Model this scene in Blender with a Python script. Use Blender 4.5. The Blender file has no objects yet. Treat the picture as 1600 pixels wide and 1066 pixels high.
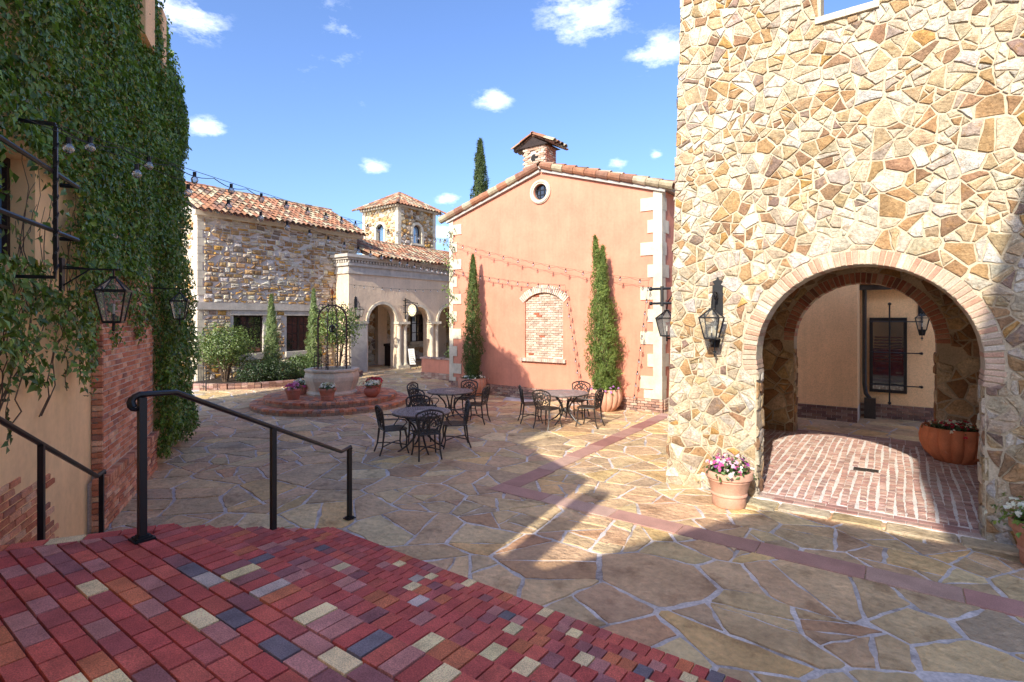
# A Tuscan-style courtyard on a sunny afternoon, seen from a raised brick landing.
SUN_E, SKY_S, EXPO = 2.6, 0.15, 1.5
CLOUDS = [(288, 25, 62), (325, 200, 36), (915, 24, 88), (1035, 80, 66), (770, 156, 40), (585, 262, 32), (702, 312, 30), (690, 362, 44), (965, 255, 22), (1025, 240, 20)]
import bpy, math, random
import numpy as np
from mathutils import Matrix, Vector
from mathutils.geometry import tessellate_polygon

random.seed(7)
NR = np.random.default_rng(11)
SC = bpy.context.scene
COL = SC.collection
R = math.radians

# ------------------------------------------------------------------ camera, sky, sun, exposure
PSI = R(36.04); CP, SP = math.cos(PSI), math.sin(PSI)
F = 830.0; HOR = 499.0; H = 2.5
cam = bpy.data.cameras.new('camera'); cam_o = bpy.data.objects.new('camera', cam); COL.objects.link(cam_o)
cam_o.location = (0, 0, H); cam_o.rotation_euler = (R(90), 0, PSI)
cam.sensor_width = 36; cam.lens = 36 * F / 1600; cam.shift_y = (HOR - 533) / 1600
cam.clip_start = 0.05; cam.clip_end = 3000
SC.camera = cam_o

SUN_EL = R(31.0)
LH = (-math.sin(R(7.5)), math.cos(R(8.0)))            # horizontal travel of the sunlight
LV = Vector((LH[0] * math.cos(SUN_EL), LH[1] * math.cos(SUN_EL), -math.sin(SUN_EL)))
sun = bpy.data.lights.new('sun', 'SUN'); sun.energy = SUN_E; sun.angle = R(0.5); sun.color = (1.0, 0.93, 0.80)
sun_o = bpy.data.objects.new('sun', sun); COL.objects.link(sun_o); sun_o.location = (0, -30, 30)
sun_o.rotation_euler = LV.to_track_quat('-Z', 'Y').to_euler()

def ray_dir(px, py):
    r = (px - 800) / F; s = (HOR - py) / F
    return Vector((r * CP - SP, r * SP + CP, s)).normalized()

W = bpy.data.worlds.new('World'); SC.world = W; W.use_nodes = True
nt = W.node_tree; nt.nodes.clear()
def wn(t, **k):
    n = nt.nodes.new(t)
    for a, b in k.items(): setattr(n, a, b)
    return n
def wm(op, a, b=None, clamp=False):
    n = wn('ShaderNodeMath', operation=op); n.use_clamp = clamp
    for i, x in enumerate((a, b)):
        if x is None: continue
        if isinstance(x, (int, float)): n.inputs[i].default_value = x
        else: nt.links.new(x, n.inputs[i])
    return n.outputs[0]
sky = wn('ShaderNodeTexSky', sky_type='NISHITA'); sky.sun_disc = False
sky.sun_elevation = SUN_EL
sky.sun_rotation = math.atan2(-LH[0], -LH[1])
sky.air_density = 1.0; sky.dust_density = 2.7; sky.ozone_density = 2.0; sky.altitude = 50
tc = wn('ShaderNodeTexCoord'); gen = tc.outputs['Generated']
noi = wn('ShaderNodeTexNoise'); noi.inputs['Scale'].default_value = 17; noi.inputs['Detail'].default_value = 8; noi.inputs['Roughness'].default_value = 0.70
mp = wn('ShaderNodeMapping'); mp.inputs['Scale'].default_value = (1, 1, 2.4); nt.links.new(gen, mp.inputs['Vector']); nt.links.new(mp.outputs[0], noi.inputs['Vector'])
cov = None
for px, py, rad in CLOUDS:
    d = wn('ShaderNodeVectorMath', operation='SUBTRACT'); nt.links.new(gen, d.inputs[0]); d.inputs[1].default_value = ray_dir(px, py)
    s = wn('ShaderNodeVectorMath', operation='MULTIPLY'); nt.links.new(d.outputs[0], s.inputs[0]); s.inputs[1].default_value = (1, 1, 1.9)
    l = wn('ShaderNodeVectorMath', operation='LENGTH'); nt.links.new(s.outputs[0], l.inputs[0])
    m = wm('SUBTRACT', 1.0, wm('DIVIDE', l.outputs['Value'], rad / F), True)
    cov = m if cov is None else wm('MAXIMUM', cov, m)
n2 = wn('ShaderNodeTexNoise'); n2.inputs['Scale'].default_value = 3.2; n2.inputs['Detail'].default_value = 3; nt.links.new(mp.outputs[0], n2.inputs['Vector'])
wide = wm('MULTIPLY', wm('SUBTRACT', n2.outputs[0], 0.62), 4.0, True)        # scattered clouds all round
cov = wm('MAXIMUM', cov, wide)
cl = wm('MULTIPLY', wm('SUBTRACT', wm('ADD', wm('MULTIPLY', cov, 0.42), noi.outputs[0]), 0.62), 1.35, True)
cl = wm('MULTIPLY', cl, wm('MULTIPLY', cov, 1.9, True))
mix = wn('ShaderNodeMixRGB'); nt.links.new(cl, mix.inputs[0]); tint = wn('ShaderNodeMixRGB', blend_type='MULTIPLY'); tint.inputs[0].default_value = 1; tint.inputs[2].default_value = (.49, .58, .76, 1); nt.links.new(sky.outputs[0], tint.inputs[1]); nt.links.new(tint.outputs[0], mix.inputs[1]); mix.inputs[2].default_value = (7.5, 7.6, 8.0, 1)
bg = wn('ShaderNodeBackground'); nt.links.new(mix.outputs[0], bg.inputs[0]); bg.inputs[1].default_value = SKY_S
wo = wn('ShaderNodeOutputWorld'); nt.links.new(bg.outputs[0], wo.inputs[0])
SC.view_settings.view_transform = 'Standard'; SC.view_settings.look = 'None'
SC.view_settings.exposure = EXPO; SC.view_settings.gamma = 1; SC.view_settings.use_curve_mapping = False
SC.cycles.use_denoising = True; SC.cycles.max_bounces = 8; SC.cycles.diffuse_bounces = 5; SC.cycles.transparent_max_bounces = 12
SC.cycles.sample_clamp_indirect = 6; SC.render.filter_size = 1.05

# ------------------------------------------------------------------ geometry of the place
def G(px, py, z=0.0):                       # point of a horizontal plane
    d = (H - z) * F / (py - HOR); x = (px - 800) / F * d
    return Vector((x * CP - d * SP, x * SP + d * CP, z))
def onY(px, py, Y):
    r = (px - 800) / F; d = Y / (r * SP + CP)
    return Vector((d * (r * CP - SP), Y, H + (HOR - py) / F * d))
def onX(px, py, X):
    r = (px - 800) / F; d = X / (r * CP - SP)
    return Vector((X, d * (r * SP + CP), H + (HOR - py) / F * d))
def proj(p):
    x = p[0] * CP + p[1] * SP; d = -p[0] * SP + p[1] * CP
    if d < 0.15: return None
    return (800 + F * x / d, HOR - F * (p[2] - H) / d, d)
WX = Vector((-0.859, 0.511, 0)); WN = Vector((0.511, 0.859, 0)); WO = Vector((-1.015, -1.706, 0))   # the ivy wall: along, out, origin
def onW(px, py, off=0.0):                   # (v, z) on the plane standing `off` out from the ivy wall
    r = (px - 800) / F; dr = Vector((r * CP - SP, r * SP + CP, 0)); n = WN
    t = (WO.dot(n) + off) / dr.dot(n); p = dr * t
    return ((p - WO).dot(WX), H + (HOR - py) / F * t)
def Wp(v, off, z): return WO + WX * v + WN * off + Vector((0, 0, z))

# ------------------------------------------------------------------ materials
MAT = {}
def mat(name, base, rough=0.8, spec=0.3, metal=0.0, var=(3.0, 0.25), fine=(40.0, 0.15), bump=(30.0, 0.3, 0.01), stain=None, streak=0.0, transl=0.0, coat=0.0, bump2=None):
    m = bpy.data.materials.new(name); m.use_nodes = True; t = m.node_tree; t.nodes.clear()
    N = lambda k: t.nodes.new(k); L = t.links.new
    out = N('ShaderNodeOutputMaterial'); b = N('ShaderNodeBsdfPrincipled')
    at = N('ShaderNodeAttribute'); at.attribute_name = 'Col'; oi = N('ShaderNodeObjectInfo'); geo = N('ShaderNodeNewGeometry')
    def mul(a, c):
        n = N('ShaderNodeMixRGB'); n.blend_type = 'MULTIPLY'; n.inputs[0].default_value = 1
        for i, x in ((1, a), (2, c)):
            if hasattr(x, 'node'): L(x, n.inputs[i])
            else: n.inputs[i].default_value = (*x, 1)
        return n.outputs[0]
    c = mul(mul(at.outputs['Color'], oi.outputs['Color']), base)
    def noise(scale, det=5, rough_=0.6):
        n = N('ShaderNodeTexNoise'); n.inputs['Scale'].default_value = scale; n.inputs['Detail'].default_value = det; n.inputs['Roughness'].default_value = rough_
        L(geo.outputs['Position'], n.inputs['Vector']); return n.outputs[0]
    def ramp(x, lo, hi):
        n = N('ShaderNodeMapRange'); L(x, n.inputs[0]); n.inputs[1].default_value = 0.3; n.inputs[2].default_value = 0.7
        n.inputs[3].default_value = lo; n.inputs[4].default_value = hi; return n.outputs[0]
    if stain:
        sc, th, col, amt = stain
        s = noise(sc, 6, 0.65); mr = N('ShaderNodeMapRange'); L(s, mr.inputs[0]); mr.inputs[1].default_value = th; mr.inputs[2].default_value = th + 0.12
        mr.inputs[3].default_value = 0; mr.inputs[4].default_value = amt
        n = N('ShaderNodeMixRGB'); L(mr.outputs[0], n.inputs[0]); L(c, n.inputs[1])
        if col is None: L(mul(c, (0.45, 0.42, 0.4)), n.inputs[2])
        elif col[0] < 0: L(mul(c, (-col[0], -col[1], -col[2])), n.inputs[2])
        else: n.inputs[2].default_value = (*col, 1)
        c = n.outputs[0]
    if streak:
        mpn = N('ShaderNodeMapping'); mpn.inputs['Scale'].default_value = (3.5, 3.5, .28); L(geo.outputs['Position'], mpn.inputs['Vector']); sn = N('ShaderNodeTexNoise'); sn.inputs['Scale'].default_value = 1.6; sn.inputs['Detail'].default_value = 7; sn.inputs['Roughness'].default_value = .7
        L(mpn.outputs[0], sn.inputs['Vector']); c = mul(c, ramp(sn.outputs[0], 1 - streak, 1 + streak * .6))
    for sc, am in (var, fine):
        if am: c = mul(c, ramp(noise(sc), 1 - am, 1 + am))
    L(c, b.inputs['Base Color'])
    b.inputs['Roughness'].default_value = rough; b.inputs['Metallic'].default_value = metal
    b.inputs['Specular IOR Level'].default_value = spec
    if coat: b.inputs['Coat Weight'].default_value = coat
    last = None
    for bp in (bump2, bump):
        if bp:
            bn = N('ShaderNodeBump'); bn.inputs['Strength'].default_value = bp[1]; bn.inputs['Distance'].default_value = bp[2]
            L(noise(bp[0], 6, 0.65), bn.inputs['Height'])
            if last: L(last, bn.inputs['Normal'])
            last = bn.outputs[0]
    if last: L(last, b.inputs['Normal'])
    if transl:
        tr = N('ShaderNodeBsdfTranslucent'); L(mul(c, (1.5, 1.6, 0.7)), tr.inputs[0]); ms = N('ShaderNodeMixShader'); ms.inputs[0].default_value = transl
        L(b.outputs[0], ms.inputs[1]); L(tr.outputs[0], ms.inputs[2]); L(ms.outputs[0], out.inputs[0])
    else: L(b.outputs[0], out.inputs[0])
    MAT[name] = m; return m
def glass_mat(name, tint, refl=0.25, rough=0.02, transp=0.6):
    m = bpy.data.materials.new(name); m.use_nodes = True; t = m.node_tree; t.nodes.clear(); N = lambda k: t.nodes.new(k); L = t.links.new
    out = N('ShaderNodeOutputMaterial'); g = N('ShaderNodeBsdfGlossy'); g.inputs['Roughness'].default_value = rough
    d = N('ShaderNodeBsdfDiffuse'); d.inputs[0].default_value = (*tint, 1); tp = N('ShaderNodeBsdfTransparent'); tp.inputs[0].default_value = (0.93, 0.95, 0.95, 1)
    m1 = N('ShaderNodeMixShader'); m1.inputs[0].default_value = transp; L(d.outputs[0], m1.inputs[1]); L(tp.outputs[0], m1.inputs[2])
    fr = N('ShaderNodeFresnel'); fr.inputs[0].default_value = 1.5 if transp < .85 else 1.12; ad = N('ShaderNodeMath'); ad.operation = 'ADD'; ad.use_clamp = True; L(fr.outputs[0], ad.inputs[0]); ad.inputs[1].default_value = refl
    m2 = N('ShaderNodeMixShader'); L(ad.outputs[0], m2.inputs[0]); L(m1.outputs[0], m2.inputs[1]); L(g.outputs[0], m2.inputs[2]); L(m2.outputs[0], out.inputs[0])
    MAT[name] = m; return m

# ------------------------------------------------------------------ mesh helpers
class MB:
    def __init__(s): s.v = []; s.f = []; s.c = []; s.m = []
    def add(s, vs, fs, col=(1, 1, 1), mi=0):
        o = len(s.v); s.v.extend([tuple(p) for p in vs])
        for f in fs: s.f.append(tuple(i + o for i in f)); s.c.append(col); s.m.append(mi)
        return s
    def box(s, x0, x1, y0, y1, z0, z1, col=(1, 1, 1), mi=0):
        return s.add([(x0, y0, z0), (x1, y0, z0), (x1, y1, z0), (x0, y1, z0), (x0, y0, z1), (x1, y0, z1), (x1, y1, z1), (x0, y1, z1)],
                     [(0, 3, 2, 1), (4, 5, 6, 7), (0, 1, 5, 4), (1, 2, 6, 5), (2, 3, 7, 6), (3, 0, 4, 7)], col, mi)
    def fbox(s, o, ux, uy, uz, a, b, c, col=(1, 1, 1), mi=0):       # oriented box: ranges a, b, c along the three axes
        P = [o + ux * x + uy * y + uz * z for z in c for y in b for x in a]
        return s.add(P, [(0, 2, 3, 1), (4, 5, 7, 6), (0, 1, 5, 4), (1, 3, 7, 5), (3, 2, 6, 7), (2, 0, 4, 6)], col, mi)
    def tube(s, pts, r, n=6, col=(1, 1, 1), mi=0, closed=False, sq=None):
        pts = [Vector(p) for p in pts]; rs = r if isinstance(r, (list, tuple)) else [r] * len(pts)
        K = len(pts); rings = []; up = None
        for i, p in enumerate(pts):
            a = pts[(i - 1) % K] if (closed or i) else p; b = pts[(i + 1) % K] if (closed or i < K - 1) else p
            t = (b - a).normalized() if (b - a).length > 1e-9 else Vector((0, 0, 1))
            if up is None: up = t.orthogonal().normalized() if abs(t.z) > 0.9 else Vector((0, 0, 1))
            x = up - t * up.dot(t)
            if x.length < 1e-5: x = t.orthogonal()
            x.normalize(); up = x; y = t.cross(x)
            rings.append([p + (x * math.cos(2 * math.pi * (k + .5) / n) + y * math.sin(2 * math.pi * (k + .5) / n)) * rs[i] for k in range(n)])
        vs = [q for g in rings for q in g]; fs = []
        for i in range(K if closed else K - 1):
            j = (i + 1) % K
            for k in range(n): fs.append((i * n + k, i * n + (k + 1) % n, j * n + (k + 1) % n, j * n + k))
        if not closed: fs += [tuple(range(n - 1, -1, -1)), tuple((K - 1) * n + k for k in range(n))]
        return s.add(vs, fs, col, mi)
    def lathe(s, prof, c=(0, 0, 0), n=24, col=(1, 1, 1), mi=0, mod=None, cap=True):
        vs = []; fs = []
        for i, (r, z) in enumerate(prof):
            for k in range(n):
                a = 2 * math.pi * k / n; rr = r * (mod(a, i) if mod else 1)
                vs.append((c[0] + rr * math.cos(a), c[1] + rr * math.sin(a), c[2] + z))
        for i in range(len(prof) - 1):
            for k in range(n): fs.append((i * n + k, i * n + (k + 1) % n, (i + 1) * n + (k + 1) % n, (i + 1) * n + k))
        if cap: fs += [tuple(range(n - 1, -1, -1)), tuple((len(prof) - 1) * n + k for k in range(n))]
        return s.add(vs, fs, col, mi)
    def prism(s, loops, o, ux, uy, un, depth, col=(1, 1, 1), mi=0):   # polygon with holes; front face at o, body going back along -un
        o = Vector(o); tri = tessellate_polygon([[Vector((p[0], p[1], 0)) for p in l] for l in loops])
        flat = [p for l in loops for p in l]; n = len(flat)
        fr = [o + ux * p[0] + uy * p[1] for p in flat]; bk = [q - un * depth for q in fr]
        fs = [tuple(t) for t in tri]; fs += [(t[2] + n, t[1] + n, t[0] + n) for t in tri]; k = 0
        for l in loops:
            m = len(l)
            for i in range(m): fs.append((k + i, k + (i + 1) % m, k + (i + 1) % m + n, k + i + n))
            k += m
        return s.add(fr + bk, fs, col, mi)
    def ball(s, c, r, n=8, col=(1, 1, 1), mi=0, sz=1.0):
        return s.lathe([(r * math.sin(math.pi * i / 5 + (0.02 if i == 0 else -0.02 if i == 5 else 0)), -r * sz * math.cos(math.pi * i / 5)) for i in range(6)], c, n, col, mi)

WMX = {}
def mesh_of(mb, name, mats, smooth=False, org=None):
    me = bpy.data.meshes.new(name)
    vs = mb.v if org is None else [(v[0] - org[0], v[1] - org[1], v[2] - org[2]) for v in mb.v]
    me.from_pydata(vs, [], mb.f)
    for m in (mats if isinstance(mats, (list, tuple)) else [mats]): me.materials.append(MAT[m])
    ca = me.color_attributes.new('Col', 'FLOAT_COLOR', 'CORNER')
    ln = [len(f) for f in mb.f]
    cc = np.repeat(np.array([(*c, 1) for c in mb.c], dtype=np.float32), ln, axis=0)
    ca.data.foreach_set('color', cc.ravel())
    if any(mb.m): me.polygons.foreach_set('material_index', mb.m)
    import bmesh
    if len(mb.f) < 40000:
        bm = bmesh.new(); bm.from_mesh(me); bmesh.ops.recalc_face_normals(bm, faces=bm.faces); bm.to_mesh(me); bm.free()
    if smooth:
        me.polygons.foreach_set('use_smooth', [True] * len(me.polygons))
        me.set_sharp_from_angle(angle=R(38))
    return me
def link(name, me, parent=None, mw=None):
    o = bpy.data.objects.new(name, me); COL.objects.link(o); mw = mw or Matrix()
    if parent is not None:
        o.parent = parent; o.matrix_parent_inverse = WMX[parent.name].inverted()
    o.matrix_basis = mw; WMX[o.name] = mw.copy(); return o
def tag(o, label=None, cat=None, group=None, kind=None):
    for k, v in (('label', label), ('category', cat), ('group', group), ('kind', kind)):
        if v: o[k] = v
    return o
def part(name, mb, m, parent=None, smooth=False, color=None, kind=None, label=None):
    a = np.array(mb.v); c = (a.min(0) + a.max(0)) / 2
    if parent is None: c[2] = a[:, 2].min()
    o = link(name, mesh_of(mb, name, m, smooth, c), parent, Matrix.Translation(c))
    if color: o.color = (*color, 1)
    return tag(o, label, kind=kind)
def thing(name, loc, label, cat, group=None, rz=0.0, kind=None):
    o = bpy.data.objects.new(name, None); COL.objects.link(o); o.empty_display_size = 0.2
    o.location = loc; o.rotation_euler = (0, 0, rz)
    WMX[o.name] = Matrix.Translation(Vector(loc)) @ Matrix.Rotation(rz, 4, 'Z')
    return tag(o, label, cat, group, kind)
def copy_tree(o, parent=None):
    c = o.copy(); COL.objects.link(c); c.parent = parent
    for ch in [x for x in KIDS.get(o.name, [])]: copy_tree(ch, c)
    return c
KIDS = {}
def index_kids():
    KIDS.clear()
    for o in COL.objects:
        if o.parent: KIDS.setdefault(o.parent.name, []).append(o)
def clone(proto, loc, rz, label=None, cat=None, group=None, scale=None):
    c = copy_tree(proto); c.location = loc; c.rotation_euler = (0, 0, rz)
    if scale: c.scale = (scale,) * 3
    return tag(c, label, cat, group)

class Pieces:                                # pieces one can pick apart: the largest in view become objects, the rest one 'stuff' part
    def __init__(s, parent, name, m, rest, limit=295, minpx=7.5): s.p = parent; s.n = name; s.m = m; s.rest = rest; s.lim = limit; s.min = minpx; s.items = []
    def add(s, vs, fs, col): s.items.append((vs, fs, col, None, None))
    def add_t(s, key, tmpl, M, col): s.items.append((tmpl[0], tmpl[1], col, key, M))
    def finish(s):
        sc = []
        for i, (vs, fs, col, key, M) in enumerate(s.items):
            V = vs if M is None else [M @ Vector(v) for v in vs]
            q = [proj(v) for v in V]
            if any(x is None for x in q): sc.append(0); continue
            xs = [x[0] for x in q]; ys = [x[1] for x in q]; cx = sum(xs) / len(xs); cy = sum(ys) / len(ys)
            w = max(xs) - min(xs); h = max(ys) - min(ys)
            sc.append(w * h if (-5 < cx < 1605 and -5 < cy < 1071 and max(w, h) > s.min) else 0)
        order = sorted(range(len(sc)), key=lambda i: -sc[i]); rest = MB(); cache = {}; n = 0
        for i in order:
            vs, fs, col, key, M = s.items[i]
            if n < s.lim and sc[i] > 0:
                n += 1
                if key is None:
                    b = MB().add(vs, fs); part(s.n, b, s.m, s.p, color=col)
                else:
                    if key not in cache: cache[key] = mesh_of(MB().add(vs, fs), s.n, s.m)
                    o = link(s.n, cache[key], s.p, M); o.color = (*col, 1)
            else:
                rest.add(vs if M is None else [M @ Vector(v) for v in vs], fs, col)
        if rest.v: part(s.rest, rest, s.m, s.p, kind='stuff')

def brick_t(l, w, h, b=0.004, j=0.0):          # bevelled brick template centred at the origin, long side x, short side y, height z
    vs = []; fs = []
    J = lambda: random.uniform(-j, j)
    for z, i in ((-h / 2, 0), (h / 2 - b, 0), (h / 2, b)):
        for sx, sy in ((-1, -1), (1, -1), (1, 1), (-1, 1)): vs.append((sx * (l / 2 - i) + J(), sy * (w / 2 - i) + J(), z + (J() if z > 0 else 0)))
    for a in (0, 4):
        for k in range(4): fs.append((a + k, a + (k + 1) % 4, a + 4 + (k + 1) % 4, a + 4 + k))
    fs += [(8, 9, 10, 11), (3, 2, 1, 0)]
    return vs, fs
def frame(o, ux, uy, un):
    M = Matrix((ux, uy, un)).transposed().to_4x4(); M.translation = o; return M

def clip(poly, p, n):                        # keep the side where (q-p).n <= 0
    out = []; m = len(poly)
    for i in range(m):
        a = poly[i]; b = poly[(i + 1) % m]
        da = (a[0] - p[0]) * n[0] + (a[1] - p[1]) * n[1]; db = (b[0] - p[0]) * n[0] + (b[1] - p[1]) * n[1]
        if da <= 0: out.append(a)
        if (da < 0 < db) or (db < 0 < da):
            t = da / (da - db); out.append((a[0] + (b[0] - a[0]) * t, a[1] + (b[1] - a[1]) * t))
    return out
def parea(p): return 0.5 * sum(p[i][0] * p[(i + 1) % len(p)][1] - p[(i + 1) % len(p)][0] * p[i][1] for i in range(len(p)))
def darts(x0, x1, y0, y1, rfun, aniso=1.0, tries=20000, ok=None, rng=random, k=1.0):
    pts = []; cell = 0.5; grid = {}
    for _ in range(tries):
        x = rng.uniform(x0, x1); y = rng.uniform(y0, y1)
        if ok and not ok(x, y): continue
        r = rfun(x, y); gx, gy = int(x // cell), int(y // cell); bad = False; span = 1 if r < 0.25 else 3
        for a in range(gx - span, gx + span + 1):
            for b in range(gy - span, gy + span + 1):
                for (u, v, q) in grid.get((a, b), ()):
                    if ((u - x) / aniso) ** 2 + (v - y) ** 2 < (k * (r + q)) ** 2: bad = True; break
                if bad: break
            if bad: break
        if not bad: pts.append((x, y, r)); grid.setdefault((gx, gy), []).append((x, y, r))
    return pts
def voronoi(pts, box, gap, aniso=1.0, power=True):
    P = np.array([(p[0] / aniso, p[1]) for p in pts]); Rr = np.array([p[2] for p in pts]); cells = []
    for i in range(len(P)):
        d = P - P[i]; d2 = (d ** 2).sum(1); idx = np.argpartition(d2, min(28, len(P) - 1))[:29]; idx = idx[np.argsort(d2[idx])]
        c = [(box[0], box[2]), (box[1], box[2]), (box[1], box[3]), (box[0], box[3])]
        for j in idx:
            if j == i: continue
            dx = pts[j][0] - pts[i][0]; dy = pts[j][1] - pts[i][1]; nx, ny = dx / aniso ** 2, dy
            L = math.hypot(nx, ny); q = dx * nx + dy * ny
            t = 0.5 + ((Rr[i] ** 2 - Rr[j] ** 2) / (2 * max(d2[j], 1e-6)) if power else 0)
            t = min(max(t, 0.15), 0.85)
            p = (pts[i][0] + dx * t, pts[i][1] + dy * t); n = (nx / L, ny / L)
            p = (p[0] - n[0] * gap / 2, p[1] - n[1] * gap / 2)
            c = clip(c, p, n)
            if len(c) < 3: break
        cells.append(c if len(c) >= 3 and parea(c) > 1e-4 else None)
    return cells
def split_cell(c, area, gap, rng, depth=0):      # break a cell into angular pieces
    A = abs(parea(c))
    if A < area * rng.uniform(.7, 2.0) or depth > 4: return [c]
    cx = sum(p[0] for p in c) / len(c); cy = sum(p[1] for p in c) / len(c)
    far = max(c, key=lambda p: (p[0] - cx) ** 2 + (p[1] - cy) ** 2); th = math.atan2(far[1] - cy, far[0] - cx) + rng.gauss(0, .45); n = (math.cos(th), math.sin(th))
    ts = [(p[0] - cx) * n[0] + (p[1] - cy) * n[1] for p in c]; lo, hi = min(ts), max(ts); t = lo + (hi - lo) * rng.uniform(.3, .7)
    a = clip(c, (cx + n[0] * (t - gap / 2), cy + n[1] * (t - gap / 2)), n); b = clip(c, (cx + n[0] * (t + gap / 2), cy + n[1] * (t + gap / 2)), (-n[0], -n[1]))
    out = []
    for q in (a, b):
        if len(q) >= 3 and abs(parea(q)) > area * .12: out += split_cell(q, area, gap, rng, depth + 1)
    return out or [c]
def coursed(x0, x1, y0, y1, gap, rng):             # roughly coursed blocks of uneven size
    out = []; y = y0
    while y < y1 - .04:
        h = rng.uniform(.11, .24); h = min(h, y1 - y); x = x0 - rng.uniform(0, .2)
        while x < x1:
            w = rng.uniform(.13, .42); k = 2 if (h > .19 and rng.random() < .45) else 1; m = rng.uniform(.38, .62)
            for a, b in (((0, 1),) if k == 1 else ((0, m), (m, 1))):
                g = gap / 2; j = lambda: rng.uniform(-.020, .020)
                q = [(max(x0, x + g + j()), y + h * a + g + j()), (min(x1, x + w - g + j()), y + h * a + g + j()), (min(x1, x + w - g + j()), y + h * b - g + j()), (max(x0, x + g + j()), y + h * b - g + j())]
                if rng.random() < .35: q[rng.randrange(4)] = tuple(.72 * u + .28 * v for u, v in zip(q[0], q[2]))
                if parea(q) > .003: out.append(q)
            x += w
        y += h
    return out
def rough_poly(c, sub, jit, rng=random):
    c2 = []
    for i in range(len(c)):
        a, b = c[i], c[(i + 1) % len(c)]; L = math.hypot(b[0] - a[0], b[1] - a[1])
        if L < 0.012: continue
        k = max(1, min(sub, int(L / (jit * 5 + 0.02))))
        for s in range(k):
            t = s / k; j = jit if s else jit * 0.5
            if k == 1 or s or True: c2.append((a[0] + (b[0] - a[0]) * t + rng.uniform(-j, j), a[1] + (b[1] - a[1]) * t + rng.uniform(-j, j)))
    return c2 if len(c2) >= 3 else c
def worn(c, k, rng):                           # wear the edges inwards unevenly so the joints vary
    cx = sum(p[0] for p in c) / len(c); cy = sum(p[1] for p in c) / len(c); n = len(c); ph = [rng.random() ** 2 for _ in range(n)]; out = []
    for i, p in enumerate(c):
        q = 1 - k * (.5 * ph[i] + .25 * ph[i - 1] + .25 * ph[(i + 1) % n]); out.append((cx + (p[0] - cx) * q, cy + (p[1] - cy) * q))
    return out
def stone(c, o, ux, uy, un, h, inset, dome=0.0, base=-0.01, rng=random, tilt=0.0):   # a stone with a chamfered rim and an uneven top
    cx = sum(p[0] for p in c) / len(c); cy = sum(p[1] for p in c) / len(c); n = len(c); vs = []
    tx, ty = rng.uniform(-tilt, tilt), rng.uniform(-tilt, tilt)
    for k in range(2):
        for p in c:
            d = math.hypot(p[0] - cx, p[1] - cy) + 1e-6; q = max(0.3, 1 - (inset if k else 0) / d)
            x = cx + (p[0] - cx) * q; y = cy + (p[1] - cy) * q
            z = base if k == 0 else h * rng.uniform(0.8, 1.1) + tx * (x - cx) + ty * (y - cy)
            vs.append(o + ux * x + uy * y + un * z)
    fs = [(i, (i + 1) % n, n + (i + 1) % n, n + i) for i in range(n)]
    if dome:
        ox, oy = cx + rng.uniform(-.5, .5) * inset, cy + rng.uniform(-.5, .5) * inset; q2 = rng.uniform(.45, .68)
        for p in c:
            d = math.hypot(p[0] - cx, p[1] - cy) + 1e-6; q = max(.3, 1 - inset / d) * q2 * rng.uniform(.85, 1.1)
            x = ox + (p[0] - cx) * q; y = oy + (p[1] - cy) * q; vs.append(o + ux * x + uy * y + un * (h + dome * rng.uniform(.5, 1.15) + tx * (x - cx) + ty * (y - cy)))
        fs += [(n + i, n + (i + 1) % n, 2 * n + (i + 1) % n, 2 * n + i) for i in range(n)]; fs.append(tuple(range(2 * n, 3 * n)))
    else: fs.append(tuple(range(n, 2 * n)))
    return vs, fs
def vary(c, a=0.12, rng=random):
    k = 1 + rng.uniform(-a, a); return tuple(max(0.005, x * k * (1 + rng.uniform(-a, a) * 0.25)) for x in c)
def pick(pal, rng=random):
    t = rng.random() * sum(w for w, _ in pal)
    for w, c in pal:
        t -= w
        if t <= 0: return c
    return pal[-1][1]

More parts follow.
